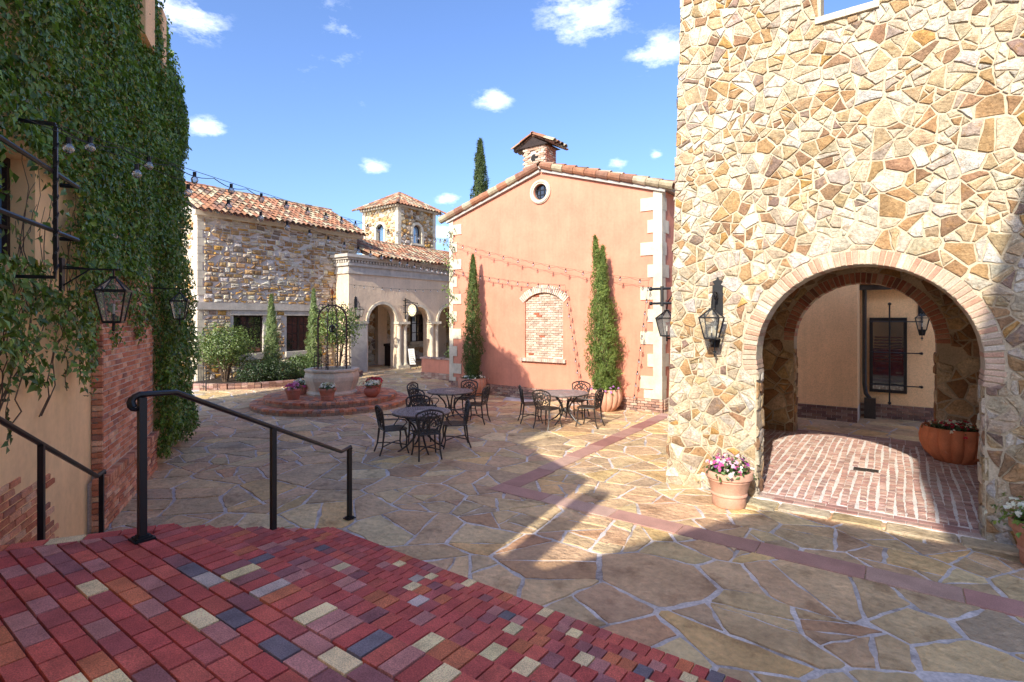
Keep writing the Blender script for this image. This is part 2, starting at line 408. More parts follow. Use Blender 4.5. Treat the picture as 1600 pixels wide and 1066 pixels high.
def leaves(name, pos, nrm, size, col, m, parent, droop=0.5, asp=0.55, fold=0.25, label=None, blade=False, kind='stuff'):
    pos = np.asarray(pos, float); n = len(pos); nrm = np.asarray(nrm, float); nrm /= np.linalg.norm(nrm, axis=1)[:, None] + 1e-9
    size = np.broadcast_to(np.asarray(size, float), (n,)) if np.ndim(size) <= 1 else size
    t = NR.normal(size=(n, 3)); t[:, 2] += (-2.2 if not blade else 2.6) * droop
    t -= nrm * (t * nrm).sum(1)[:, None]; t /= np.linalg.norm(t, axis=1)[:, None] + 1e-9
    s = np.cross(nrm, t); L = size[:, None]; Wd = L * asp * 0.5
    if blade:
        V = np.stack([pos - s * Wd * 0.5, pos + s * Wd * 0.5, pos + t * L], 1); k = 3; faces = np.arange(n * 3).reshape(n, 3)
    else:
        a = pos; b = pos + t * L * 0.42 + s * Wd + nrm * L * fold * 0.5; c = pos + t * L - nrm * L * 0.12; d = pos + t * L * 0.42 - s * Wd + nrm * L * fold * 0.5; e = pos + t * L * 0.5
        V = np.stack([a, b, c, d], 1); k = 4
        i = np.arange(n)[:, None] * 4; faces = np.concatenate([i + np.array([[0, 1, 2]]), i + np.array([[0, 2, 3]])], 1).reshape(-1, 3)
    V = V.reshape(-1, 3); org = V.mean(0); org[2] = V[:, 2].min(); V = V - org
    me = bpy.data.meshes.new(name); me.vertices.add(len(V)); me.vertices.foreach_set('co', V.ravel().astype(np.float32))
    me.loops.add(faces.size); me.loops.foreach_set('vertex_index', faces.ravel().astype(np.int32))
    me.polygons.add(len(faces)); me.polygons.foreach_set('loop_start', np.arange(len(faces), dtype=np.int32) * 3)
    me.update(calc_edges=True); me.materials.append(MAT[m])
    ca = me.color_attributes.new('Col', 'FLOAT_COLOR', 'POINT'); cc = np.ones((len(V), 4), np.float32); cc[:, :3] = np.repeat(np.asarray(col), k, axis=0); ca.data.foreach_set('color', cc.ravel())
    o = link(name, me, parent, Matrix.Translation(org)); return tag(o, label, kind=kind)
def greens(n, a, b, yellow=0.0):
    t = NR.random(n)[:, None]; c = np.array(a) * (1 - t) + np.array(b) * t
    if yellow: k = NR.random(n) < yellow; c[k] = np.array((0.30, 0.27, 0.05)) * NR.uniform(0.6, 1.1, (k.sum(), 1))
    return c * NR.uniform(0.75, 1.25, (n, 1))
# ------------------------------------------------------------------ materials
mat('mortar_light', (0.60, 0.54, 0.50), 0.95, stain=(2.2, .52, (.22, .18, .16), .7), var=(2, .3), fine=(30, .25), bump=(60, .5, .01))
mat('flagstone', (1, 1, 1), 0.62, 0.4, var=(1.6, .22), fine=(14, .18), bump=(14, .9, .03), bump2=(2.8, 1.0, .09), stain=(2.6, .54, (-.58, -.52, -.48), .8))
mat('border_stone', (1, 1, 1), 0.75, var=(4, .15), fine=(90, .2), bump=(120, .3, .004))
mat('paver', (1, 1, 1), 0.8, 0.25, var=(6, .24), fine=(150, .4), bump=(200, .7, .004), stain=(8.0, .60, (-.55, -.5, -.5), .6))
mat('dark_joint', (0.045, 0.032, 0.03), 0.95)
mat('brick', (1, 1, 1), 0.9, 0.2, var=(7, .2), fine=(70, .25), bump=(60, .6, .008))
mat('brick_mortar', (0.60, 0.50, 0.42), 0.95, fine=(50, .2), bump=(60, .5, .008))
mat('wall_stone', (1, 1, 1), 0.88, 0.2, var=(6, .28), fine=(28, .28), bump=(40, .9, .02), bump2=(8, .9, .05), stain=(11, .54, (.36, .20, .08), .6))
mat('rubble', (1, 1, 1), 0.9, 0.2, var=(5, .2), fine=(20, .2), bump=(20, .7, .03), stain=(6, .58, (.42, .22, .08), .45))
mat('wall_mortar', (0.50, 0.42, 0.295), 0.95, var=(2, .15), fine=(40, .2), bump=(50, .7, .012))
mat('pink_stucco', (0.61, 0.250, 0.162), 0.92, 0.2, streak=.10, var=(1.1, .13), fine=(12, .05), bump=(25, .25, .01), bump2=(2.5, .15, .03))
mat('yellow_stucco', (0.90, 0.61, 0.31), 0.9, 0.2, streak=.06, var=(1.6, .10), fine=(14, .05), bump=(30, .2, .008), bump2=(3, .15, .03))
mat('tan_stucco', (0.70, 0.53, 0.37), 0.92, 0.2, streak=.10, var=(1.2, .10), fine=(10, .06), bump=(14, .3, .02), bump2=(3.0, .45, .06))
mat('peach_stucco', (0.90, 0.57, 0.29), 0.92, 0.2, streak=.08, var=(1.2, .08), bump=(25, .2, .01))
mat('cream_stone', (0.60, 0.52, 0.39), 0.85, 0.2, streak=.10, var=(3, .18), fine=(30, .1), bump=(50, .3, .006))
mat('cast_stone', (0.50, 0.44, 0.37), 0.85, 0.2, streak=.16, var=(3, .2), fine=(40, .12), bump=(60, .3, .006))
mat('terracotta_tile', (1, 1, 1), 0.85, 0.25, var=(6, .25), fine=(40, .2), bump=(40, .4, .008), stain=(9, .6, (.13, .11, .09), .55))
mat('terracotta', (1, 1, 1), 0.75, 0.3, var=(5, .15), fine=(60, .12), bump=(60, .25, .004), stain=(4, .62, (.62, .5, .42), .35))
mat('black_iron', (0.008, 0.008, 0.009), 0.42, 0.5, var=(10, .2), bump=(90, .15, .002))
mat('bronze_iron', (0.035, 0.027, 0.022), 0.45, 0.5, var=(20, .35), bump=(90, .2, .003))
mat('table_metal_sheen', (0.24, 0.19, 0.185), 0.38, 0.6, var=(14, .3), bump=(90, .2, .003))  # dark metal painted paler on the tabletop to stand in for reflected sky
mat('pale_mortar', (0.60, 0.53, 0.46), 0.95, var=(2, .15), fine=(30, .2), bump=(40, .7, .015))
mat('rust_iron', (0.07, 0.03, 0.022), 0.6, 0.4, var=(8, .35), bump=(90, .2, .003))
mat('dark_wood', (0.030, 0.016, 0.012), 0.6, 0.3, var=(5, .3))
mat('dark_void', (0.02, 0.018, 0.016), 0.8)
mat('grey_trim', (0.42, 0.38, 0.34), 0.8, var=(3, .15))
mat('white_joint', (0.74, 0.69, 0.64), 0.95, var=(3, .15), fine=(40, .2), bump=(50, .5, .01))
mat('soil', (0.045, 0.03, 0.02), 0.95, bump=(30, .8, .02))
mat('leaf', (1, 1, 1), 0.38, 0.45, var=(2, .2), fine=None or (30, .1), bump=None, transl=.22)
mat('needle', (1, 1, 1), 0.6, 0.25, var=(2.5, .25), fine=(30, .1), bump=None, transl=.25)
mat('petal', (1, 1, 1), 0.6, 0.2, var=(8, .08), fine=(30, .05), bump=None, transl=.25)
mat('bark', (0.13, 0.085, 0.055), 0.9, bump=(60, .6, .01))
mat('white_paint', (0.78, 0.76, 0.70), 0.6, var=(4, .05))
mat('print', (1, 1, 1), 0.6, var=(4, .02), fine=(40, .02), bump=None)
mat('cable', (0.02, 0.019, 0.018), 0.6)
glass_mat('pane_dark', (0.012, 0.012, 0.014), .10, .03, 0.0)
glass_mat('pane_sky_painted', (0.14, 0.27, 0.44), .30, .02, 0.0)  # sky reflection painted into the pane as a blue diffuse colour
glass_mat('lamp_glass', (0.5, 0.5, 0.48), .0, .08, .90)
glass_mat('bulb_glass', (0.6, 0.6, 0.58), .14, .04, .80)
mat('flame_tube', (0.75, 0.70, 0.58), 0.5)

UX, UY, UZ = Vector((1, 0, 0)), Vector((0, 1, 0)), Vector((0, 0, 1))

# ------------------------------------------------------------------ plaza: mortar sheet, flagstones, border strips
b = MB().add([(-400, -400, 0), (400, -400, 0), (400, 400, 0), (-400, 400, 0)], [(0, 1, 2, 3)])
plaza = part('plaza', b, 'mortar_light', kind='structure')
SX0, SX1, SY0, SY1 = -4.86, -4.53, 6.09, 6.42              # border strips: along Y and along X
rng = random.Random(21)
def in_view(x, y, m=60):
    q = proj((x, y, 0)); return q is not None and -m < q[0] < 1600 + m and q[1] < 1066 + m
def plaza_ok(x, y):
    if not in_view(x, y, 260) or y > 26 or x < -22.6 or x > 3.6: return False
    if y > 7.86 and x > -2.8 and not (13.3 < y < 16.4): return False        # the tower and its passage
    if y > 14.0 and -12.5 < x < -5.2: return False                         # under the pink building
    if y < 3.3 and x > -4.5: return False
    return (Vector((x, y, 0)) - WO).dot(WN) > -1.2
def plaza_near(c): return abs(parea(c)) < 4
def frad(x, y):
    t = rng.random(); return (0.18 if t < .2 else 0.34 if t < .5 else 0.52 if t < .86 else 0.62) * rng.uniform(.8, 1.15)
pts = darts(-22, 3.4, 2.6, 24, frad, 1.25, 9000, plaza_ok, rng, k=.86)
cells = []
for c in voronoi(pts, (-23, 4.5, 1.5, 25), 0.022, 1.25):
    if c and plaza_near(c): cells += split_cell(c, .34 * rng.choice((.4, .8, 1, 1.6)), .018, rng)
FLAG = [(4, (0.580, 0.399, 0.221)), (3, (0.643, 0.462, 0.245)), (3, (0.578, 0.378, 0.215)), (1.6, (0.508, 0.374, 0.216)), (1.4, (0.662, 0.440, 0.195)), (.6, (0.437, 0.338, 0.210)), (1, (0.548, 0.321, 0.175)), (.9, (0.720, 0.545, 0.290))]
ps = Pieces(plaza, 'flagstone', 'flagstone', 'small_flagstones', limit=298)
for c in cells:
    if not c: continue
    rp = worn(rough_poly(c, 6, 0.015, rng), .065, rng)
    vs, fs = stone(rp, Vector((0, 0, 0)), UX, UY, UZ, rng.uniform(.007, .016), .010, base=-.02, rng=rng, tilt=.006)
    ps.add(vs, fs, vary(pick(FLAG, rng), .13, rng))
ps.finish()
BORD = [(3, (.42, .23, .18)), (2, (.34, .155, .125)), (2, (.47, .30, .23)), (1, (.38, .24, .2))]
ps = Pieces(plaza, 'border_stone', 'border_stone', 'far_border_stones')
def slab(x0, x1, y0, y1, h, col, tgt):
    vs, fs = brick_t(x1 - x0 - .008, y1 - y0 - .008, .05, .004)
    tgt.add([(v[0] + (x0 + x1) / 2, v[1] + (y0 + y1) / 2, v[2] + h - .025) for v in vs], fs, col)
y = SY1
while y < 13.4:
    L = min(rng.uniform(.75, 1.15), 13.7 - y); sh = -.030 * (y - SY1); slab(SX0 + sh, SX1 + sh, y, y + L, .021, vary(pick(BORD, rng), .08, rng), ps); y += L
x = SX0
while x < 3:
    L = rng.uniform(.7, 1.05); slab(x, x + L, SY0, SY1, .0208, vary(pick(BORD, rng), .08, rng), ps); x += L
ps.finish()

# ------------------------------------------------------------------ brick landing and fan of steps
C0 = Vector((-4.31, 1.707, 0)); HS = Vector((-.168, .3088, 0)); LD = Vector((-.511, -.859, 0))     # corner of the top nosing, hip step, left edge
NSTEP, RISE, TRD = 7, 1.0 / 7, .3088
def wall_hit(p): return p + LD * ((((p - WO).dot(WN)) + .10) / -LD.dot(WN))
PAV = [(6, (.53, .105, .085)), (4, (.60, .135, .095)), (3, (.47, .12, .105)), (1.5, (.54, .23, .19)), (1.5, (.34, .13, .125)), (1.2, (.64, .19, .09)), (.4, (.20, .165, .18)), (.85, (.88, .68, .36)), (.3, (.58, .44, .37))]
landing = thing('brick_landing', (-2.5, 0, 1.0), None, None, kind='structure')
cb = MB(); LZ = 1.0 - .05
cb.prism([[(C0.x, C0.y), (C0.x, C0.y)][:0] or [(C0.x, C0.y), tuple(wall_hit(C0))[:2], tuple(Wp(-1.0, -.1, 0))[:2], (0, -2.9), (3.2, -2.9), (3.2, C0.y)]], (0, 0, LZ), UX, UY, UZ, LZ + .2)
part('landing_core', cb, 'dark_joint', landing)
ps = Pieces(landing, 'brick', 'paver', 'landing_bricks', limit=298)
rng = random.Random(5)
def paver(poly, z, tgt, col):
    if len(poly) < 3 or abs(parea(poly)) < .0012: return
    if parea(poly) < 0: poly = poly[::-1]
    zt = z + rng.uniform(-.0018, .0018)
    vs, fs = stone(poly, Vector((0, 0, zt - .05)), UX, UY, UZ, .05, .004, base=0, rng=random.Random(1), tilt=.008)
    tgt.add([(v[0], v[1], zt - .05 if i < len(poly) else zt + rng.uniform(-.001, .001)) for i, v in enumerate(vs)], fs, col)
def rect(o, ux, uy, a0, a1, b0, b1): return [tuple((o + ux * a + uy * b_))[:2] for a, b_ in ((a0, b0), (a1, b0), (a1, b1), (a0, b1))]
hipn = (HS.y, -HS.x)                                       # right of the hip line
# field of the landing: stretcher rows along X
lp = C0 + WX * -.115                                       # inner edge of the left nosing
yr = C0.y - .205; row = 0
while yr > -.75:
    x = -6.2 + (row % 2) * .103 + rng.uniform(-.02, .02)
    while x < 2.6:
        q = [(x + .0035, yr - .1025), (x + .2010, yr - .1025), (x + .2010, yr - .004), (x + .0035, yr - .004)]
        q = clip(q, (lp.x, lp.y), (WX.x, WX.y)); q = clip(q, tuple(wall_hit(C0))[:2], (-WN.x, -WN.y)) if len(q) > 2 else q
        paver(q, 1.0, ps, vary(pick(PAV, rng), .12, rng)); x += .205
    yr -= .107; row += 1
def nosing(k, z, tgt, right=True, first=True):
    c = C0 + HS * k
    if right:
        x = c.x - .35 + rng.uniform(0, .1)
        while x < 2.9:
            q = [(x + .0035, c.y - .199), (x + .1025, c.y - .199), (x + .1025, c.y - .002), (x + .0035, c.y - .002)]
            q = clip(q, (c.x + hipn[0] * .002, c.y + hipn[1] * .002), (-hipn[0], -hipn[1])); paver(q, z, tgt, vary(pick(PAV, rng), .12, rng)); x += .107
        if k:
            x = c.x - .4
            while x < 2.9:
                q = [(x + .002, c.y - .31), (x + .204, c.y - .31), (x + .204, c.y - .205), (x + .002, c.y - .205)]
                q = clip(q, (c.x, c.y), (-hipn[0], -hipn[1])); paver(q, z, tgt, vary(pick(PAV, rng), .12, rng)); x += .207
    s = -.3; w = .115 if not k else .2; step = .207 if not k else .107
    while s < 1.75:
        q = rect(c, LD, WX, s + .002, s + step - .002, -w, -.002)
        if parea(q) < 0: q = q[::-1]
        q = clip(q, (c.x - hipn[0] * .002, c.y - hipn[1] * .002), hipn)
        if len(q) > 2: q = clip(q, tuple(wall_hit(c))[:2], (-WN.x, -WN.y))
        paver(q, z, tgt, vary(pick(PAV, rng), .12, rng)); s += step
nosing(0, 1.0, ps); ps.finish()
steps = thing('brick_steps', tuple(C0 + HS * 4), 'fan of red brick steps going down from the landing to the flagstones', 'steps')
cb = MB()
for k in range(1, NSTEP):
    c = C0 + HS * k; wl = wall_hit(c); wl0 = wall_hit(C0)
    cb.prism([[tuple(c)[:2], tuple(wl)[:2], tuple(wl0 + (wl0 - wl) * .01)[:2], (C0.x, C0.y - .002 * k), (3.2 + .002 * k, C0.y - .002 * k), (3.2 + .002 * k, c.y)]], (0, 0, 1 - k * RISE - .05), UX, UY, UZ, 1.2 - k * RISE)
part('step_core', cb, 'dark_joint', steps)
ps = Pieces(steps, 'brick', 'paver', 'step_bricks', limit=298)
for k in range(1, NSTEP): nosing(k, 1 - k * RISE, ps)
nosing(NSTEP, .024, ps)
# brick faces of the risers
for k in range(0, NSTEP):
    c = C0 + HS * k; z = 1 - k * RISE; x = c.x
    while x < 2.8:
        vs, fs = brick_t(.2, .02, .085, .003); ps.add([(v[0] + x + .103, v[1] + c.y - .004, v[2] + z - .098) for v in vs], fs, vary(pick(PAV, rng), .12, rng)); x += .207
ps.finish()
# ------------------------------------------------------------------ stone gate tower on the right
STONE = [(4, (0.488, 0.395, 0.266)), (3.6, (0.505, 0.438, 0.335)), (2.4, (0.437, 0.317, 0.180)), (1.7, (0.377, 0.231, 0.111)), (1.5, (0.282, 0.167, 0.095)), (2.2, (0.540, 0.498, 0.421)), (.5, (0.247, 0.171, 0.128)), (.5, (0.446, 0.256, 0.086)), (.7, (0.394, 0.309, 0.231))]
BRK = [(4, (.42, .19, .125)), (2, (.50, .27, .19)), (2, (.36, .14, .09)), (1, (.56, .40, .31)), (.5, (.24, .12, .09))]
PALEB0 = [(4, (0.493, 0.289, 0.221)), (3, (0.546, 0.374, 0.297)), (2, (0.440, 0.221, 0.153)), (1.4, (0.581, 0.468, 0.383))]
PALEB = [(4, (.46, .32, .23)), (3, (.50, .39, .29)), (2, (.42, .25, .17)), (1.4, (.54, .46, .36))]
tower = thing('stone_gate_tower', (-.4, 8.1, 0), 'tall rubble stone tower of cream and ochre stones with a round brick-ringed archway', 'tower')
TY, TXC, TA, TS = 7.95, -.405, 1.19, 2.0
def arch_pts(xc, a, s, n=24, x_first=True): return [(xc - a * math.cos(math.pi * i / n), s + a * math.sin(math.pi * i / n)) for i in range(n + 1)]
edge = lambda z: -2.87 + .031 * z
b = MB(); out = [(edge(0), 0)] + [(TXC - TA, 0)] + arch_pts(TXC, TA, TS) + [(TXC + TA, 0), (2.4, 0), (2.4, 9.2), (edge(9.2), 9.2)]
b.prism([out, [(-.82, 6.42), (-.25, 6.42), (-.25, 7.7), (-.82, 7.7)]], (0, TY, 0), UX, UZ, -UY, .40)
part('wall_core', b, 'wall_mortar', tower)
b = MB(); b.box(-2.87, -2.5, TY + .401, 13.0, 0, 4.8); b.box(2.05, 2.4, TY + .401, 13.0, 0, 4.8); b.box(-2.5, 2.05, TY + .403, 13.0, 3.7, 3.88)
part('side_wall', b, 'wall_mortar', tower)
RXC, RA, RS = -.63, 1.22, 2.03
b = MB(); b.prism([[(-2.87, 0), (RXC - RA, 0)] + arch_pts(RXC, RA, RS) + [(RXC + RA, 0), (2.4, 0), (2.4, 4.8), (-2.87, 4.8)]], (0, 13.03, 0), UX, UZ, -UY, .42)
part('rear_wall', b, 'wall_mortar', tower)
rng = random.Random(33)
def push_out(p, xc, a, s):
    x, z = p
    if z >= s:
        d = math.hypot(x - xc, z - s)
        if d < a: k = a / max(d, 1e-4); return (xc + (x - xc) * k, s + (z - s) * k)
    elif abs(x - xc) < a: return (xc + (a if x > xc else -a), z)
    return p
def rubble(tgt, x0, x1, z0, z1, rf, pal, o, ux, uy, un, h, inset, hole=None, aniso=1.2, gap=.018, tries=9000, trim=None, sub=2, jit=.009, dome=.012, base=-.03, k=.9, vr=.14, split=0, blocks=False, wear=0):
    ins = lambda x, y: hole is None or hole((x, y)) == (x, y)
    pts = [] if blocks else darts(x0, x1, z0, z1, rf, aniso, tries, None, rng, k=k); big = coursed(x0, x1, z0, z1, gap, rng) if blocks else []
    for p, c in zip(pts, voronoi(pts, (x0, x1, z0, z1), gap, aniso)):
        if c: big += split_cell(c, split * rng.choice((.5, 1, 1, 1.7)), gap, rng) if split else [c]
    for c in big:
        cc = (sum(p[0] for p in c) / len(c), sum(p[1] for p in c) / len(c))
        if not ins(*cc): continue
        if trim: c = trim(c)
        if len(c) < 3: continue
        c = rough_poly(c, sub, jit, rng)
        if hole: c = [hole(p) for p in c]
        if abs(parea(c)) < .0008: continue
        if wear: c = worn(c, wear, rng)
        vs, fs = stone(c, o, ux, uy, un, h * rng.uniform(.55, 1.25), inset, dome * rng.uniform(0, 1.4), base, rng, .07)
        tgt.add(vs, fs, vary(pick(pal, rng), vr, rng))
def ring(tgt, xc, a, s, t, n, Y, depth, pal, un=-1, a0=0, a1=math.pi, proud=.012):
    for i in range(n):
        p0 = a0 + (a1 - a0) * (i + .10) / n; p1 = a0 + (a1 - a0) * (i + .90) / n; pr = proud + rng.uniform(-.005, .005); ri = a + rng.uniform(-.006, .004); ro = a + t + rng.uniform(-.012, .010); e = .006
        vs = []
        for yy, q in ((Y + depth, 0), (Y - pr + e, 0), (Y - pr, e)):
            for r_, p in ((ri + q, p0 + q / a), (ro - q, p0 + q / a), (ro - q, p1 - q / a), (ri + q, p1 - q / a)): vs.append((xc - r_ * math.cos(p), yy, s + r_ * math.sin(p)))
        fs = [(a_ + k, a_ + (k + 1) % 4, a_ + 4 + (k + 1) % 4, a_ + 4 + k) for a_ in (0, 4) for k in range(4)] + [(8, 9, 10, 11), (3, 2, 1, 0)]
        tgt.add(vs, fs, vary(pick(pal, rng), .1, rng))
def thole(p):
    p = push_out(p, TXC, TA + .182, TS) if p[1] >= 1.75 else push_out(p, TXC, TA + .005, 9)
    if -.85 < p[0] < -.22 and 6.33 < p[1] < 7.74: p = (p[0], 6.325) if p[1] < 6.7 else (-.855 if p[0] < -.53 else -.215, p[1])
    return p
sp = Pieces(tower, 'stone', 'wall_stone', 'small_stones', limit=298)
def trf(x, y): t = rng.random(); return (.08 if t < .25 else .12 if t < .7 else .18) * rng.uniform(.85, 1.2)
def ttrim(c): return clip(c, (edge(0) + rng.uniform(-.025, .012), 0), (-1, .031))
rubble(sp, -3.0, 2.38, 0, 8.6, trf, STONE, Vector((0, TY, 0)), UX, UZ, -UY, .020, .009, thole, 1.25, .007, 16000, ttrim, k=.8, split=.025, jit=.008, sub=3, dome=.006, wear=.12)
# jambs seen inside the arch
for xs, u, n in ((TXC - TA, UY, UX), (TXC + TA, UY, -UX)):
    rubble(sp, 0, .40, 0, 1.78, lambda x, y: .09 * rng.uniform(.8, 1.2), STONE, Vector((xs, TY, 0)), u, UZ, n, .02, .012, None, 1.3, .016, 300)
sp.finish()
rp = Pieces(tower, 'arch_brick', 'brick', 'arch_bricks'); ring(rp, TXC, TA, TS - .0, .175, 58, TY, .40, PALEB)
for sx in (-1, 1):
    for i in range(4): ring(rp, TXC, TA, TS, .175, 1, TY, .40, PALEB, a0=(-.055 * (i + 1)) if sx < 0 else math.pi + .055 * i, a1=(-.055 * i) if sx < 0 else math.pi + .055 * (i + 1))
rp.finish()
sp = Pieces(tower, 'inner_stone', 'wall_stone', 'small_inner_stones', limit=160)
def rhole(p): return push_out(p, RXC, RA + .215, RS) if p[1] >= 1.8 else push_out(p, RXC, RA + .005, 9)
INN = [(3, (.50, .36, .20)), (2, (.42, .25, .11)), (2, (.30, .17, .09)), (1.4, (.58, .47, .31)), (1, (.36, .24, .15))]
rubble(sp, -2.5, 2.05, 0, 3.68, lambda x, y: rng.choice((.12, .16, .2)), INN, Vector((0, 13.03, 0)), UX, UZ, -UY, .03, .014, rhole, 1.2, .018, 6000, split=.05)
for xs, n in ((RXC - RA, UX), (RXC + RA, -UX)):
    rubble(sp, 0, .42, 0, 1.85, lambda x, y: .10 * rng.uniform(.8, 1.2), INN, Vector((xs, 13.03, 0)), UY, UZ, n, .02, .012, None, 1.3, .016, 300)
sp.finish()
rp = Pieces(tower, 'inner_arch_brick', 'brick', 'inner_arch_bricks'); ring(rp, RXC, RA, RS, .205, 44, 13.03, .42, BRK); rp.finish()
b = MB()
for x0, x1 in ((-.88, -.54), (-.535, -.19)): b.box(x0, x1, TY - .05, TY + .42, 6.335, 6.418)
part('window_sill', b, 'cream_stone', tower)

# passage floor under the tower: brick border and cobble columns
pas = MB(); pas.box(-2.49, 2.04, TY - .005, 13.5, .001, .030); pas = part('passage_floor', pas, 'white_joint', kind='structure')
COB = [(4, (.42, .27, .22)), (2, (.36, .20, .165)), (2, (.50, .37, .31)), (1, (.29, .18, .16))]
ps = Pieces(pas, 'border_brick', 'paver', 'border_bricks')
for rw, y in enumerate((TY + .06, TY + .185)):
    x = -1.75 + (rw % 2) * .12
    while x < .95:
        vs, fs = brick_t(.235, .115, .05, .004); ps.add([(v[0] + x, v[1] + y, v[2] + .019) for v in vs], fs, vary(pick(COB[:3], rng), .08, rng)); x += .243
for rw, y in enumerate((13.0, 13.13, 13.26, 13.39)):
    x = -2.2
    while x < 1.9:
        vs, fs = brick_t(.235, .115, .05, .004); ps.add([(v[0] + x, v[1] + y, v[2] + .017) for v in vs], fs, vary(pick(COB[:3], rng), .08, rng)); x += .243
ps.finish()
ps = Pieces(pas, 'cobble', 'paver', 'cobbles', limit=298); x = -2.42; ci = 0
while x < 2.0:
    y = TY + .27 + rng.uniform(0, .07); wv = rng.uniform(0, 6)
    while y < 12.92:
        l = rng.uniform(.046, .060)
        if not (-.66 < x + .05 < -.20 and 10.30 < y < 10.52):
            vs, fs = brick_t(.080 * rng.uniform(.92, 1.06), l, .06, .007, .003); dx = .012 * math.sin(y * 2.3 + wv) + rng.uniform(-.005, .005)
            ps.add([(v[0] + x + .052 + dx, v[1] + y + l / 2, v[2] + .012 + rng.uniform(0, .0) ) for v in vs], fs, vary(pick(COB, rng), .12, rng))
        y += l + .017
    x += .104; ci += 1
ps.finish()
# stone threshold in front of the arch
b = MB(); sx = -1.75; ps = Pieces(pas, 'threshold_stone', 'flagstone', 'threshold_stones')
while sx < 1.0:
    L = rng.uniform(.4, .75); c = rough_poly([(sx + .01, 7.62), (sx + L - .01, 7.62 + rng.uniform(-.05, .05)), (sx + L - .01, 7.935), (sx + .01, 7.935)], 4, .015, rng)
    vs, fs = stone(c, Vector((0, 0, 0)), UX, UY, UZ, .034, .02, base=0, rng=rng, tilt=.01); ps.add(vs, fs, vary(rng.choice([(.50, .40, .24), (.46, .33, .18), (.52, .43, .29)]), .1, rng)); sx += L
ps.finish()
g = thing('drain_grate', (-.43, 10.41, .03), 'small dark metal drain grate set in the cobbles of the archway', 'drain')
b = MB(); b.box(-.60, -.26, 10.33, 10.49, .030, .036); part('tray', b, 'dark_void', g)
b = MB()
for i in range(9): b.box(-.592 + i * .04, -.578 + i * .04, 10.33, 10.49, .037, .047)
b.box(-.60, -.26, 10.325, 10.345, .0365, .049); b.box(-.60, -.26, 10.475, 10.495, .0365, .049); b.box(-.60, -.26, 10.40, 10.415, .0365, .048)
part('bars', b, 'bronze_iron', g)

# ------------------------------------------------------------------ courtyard house seen through the archway
ch = thing('peach_house', (0, 16, 0), 'peach stucco house with a brick footing seen through the stone archway', 'house')
b = MB(); b.box(-3.2, -.80, 15.24, 20, .36, 4.2); b.box(-.80, 6, 16.34, 20, .36, 4.2); part('wall', b, 'peach_stucco', ch)
ps = Pieces(ch, 'footing_brick', 'brick', 'footing_bricks', limit=200)
DB = [(3, (.22, .12, .09)), (2, (.30, .17, .12)), (1, (.17, .10, .08)), (.7, (.36, .24, .18))]
for i in range(5):
    for x0, x1, yy in ((-3.6, -.80, 15.24), (-.78, 3.4, 16.34)):
        x = x0 + (i % 2) * .11
        while x < x1 - .05:
            l = min(.205, x1 - x); vs, fs = brick_t(l, .12, .062, .005, .003); ps.add([(v[0] + x + l / 2, v[1] + yy + .02, v[2] + .035 + i * .072) for v in vs], fs, vary(pick(DB, rng), .12, rng)); x += .216
ps.finish()
b = MB(); b.box(-3.2, -.795, 15.25, 19, 0, .362); b.box(-.795, 6, 16.35, 19, 0, .362); part('footing_core', b, 'brick_mortar', ch)
b = MB(); b.tube([(-.70, 16.22, 3.3), (-.70, 16.22, .85), (-.67, 16.16, .62), (-.58, 16.10, .5)], .05, 8); b.box(-.70, -.46, 16.0, 16.2, .0, .52); part('downspout', b, 'bronze_iron', ch, True)
b = MB(); b.box(-.80, 4, 16.06, 16.22, 3.24, 3.36); b.box(-.80, 4, 15.9, 16.3, 3.46, 3.56); 
for i in range(5): b.box(-.5 + i * .75, -.38 + i * .75, 15.9, 16.3, 3.36, 3.46)
part('gutter', b, 'bronze_iron', ch)
b = MB()
for q in ((-.60, -.53, .66, 2.54), (.10, .17, .66, 2.54), (-.53, .10, 2.46, 2.54), (-.53, .10, .66, .73)): b.box(q[0], q[1], 16.28, 16.339, q[2], q[3])
wf = part('window', b, 'black_iron', ch)
b = MB(); b.box(-.53, .10, 16.318, 16.338, .73, 2.46); part('pane', b, 'pane_dark', wf)
b = MB()
for i in range(9): b.box(-.50, .07, 16.309, 16.317, 1.43 + i * .075, 1.465 + i * .075)
part('blind', b, 'rust_iron', wf)
b = MB()
for z in (.86, 1.67, 2.44): b.tube([(-.60, 16.18, z), (.44, 16.18, z)], .014, 6); b.tube([(.42, 16.18, z), (.42, 16.34, z)], .02, 6); b.ball((.45, 16.18, z), .035, 6)
b.tube([(-.18, 16.15, .42), (-.18, 16.15, 2.86)], .018, 6); b.ball((-.18, 16.15, 2.88), .04, 6); b.ball((-.18, 16.15, .42), .04, 6)
part('window_grille', b, 'black_iron', ch, True)
# ------------------------------------------------------------------ roof tiles
TILE = [(4, (0.326, 0.150, 0.085)), (3, (0.391, 0.322, 0.211)), (2, (0.234, 0.119, 0.077)), (1.6, (0.352, 0.231, 0.147)), (1, (0.157, 0.105, 0.081)), (1, (0.378, 0.189, 0.105))]
def tile_t(L=.46, r0=.105, r1=.085, th=.016, n=5, up=True):
    vs = []
    for x, r in ((0, r1), (L, r0)):
        for rr in (r, r - th):
            for k in range(n + 1): a = math.pi * k / n; vs.append((x, -rr * math.cos(a), rr * math.sin(a) * (.92 if up else -.8)))
    m = n + 1; fs = []
    for k in range(n): fs += [(k, k + 1, 2 * m + k + 1, 2 * m + k), (m + k, 3 * m + k, 3 * m + k + 1, m + k + 1), (k, m + k, m + k + 1, k + 1), (2 * m + k, 2 * m + k + 1, 3 * m + k + 1, 3 * m + k)]
    fs += [(0, 2 * m, 3 * m, m), (n, m + n, 3 * m + n, 2 * m + n)]
    return vs, fs
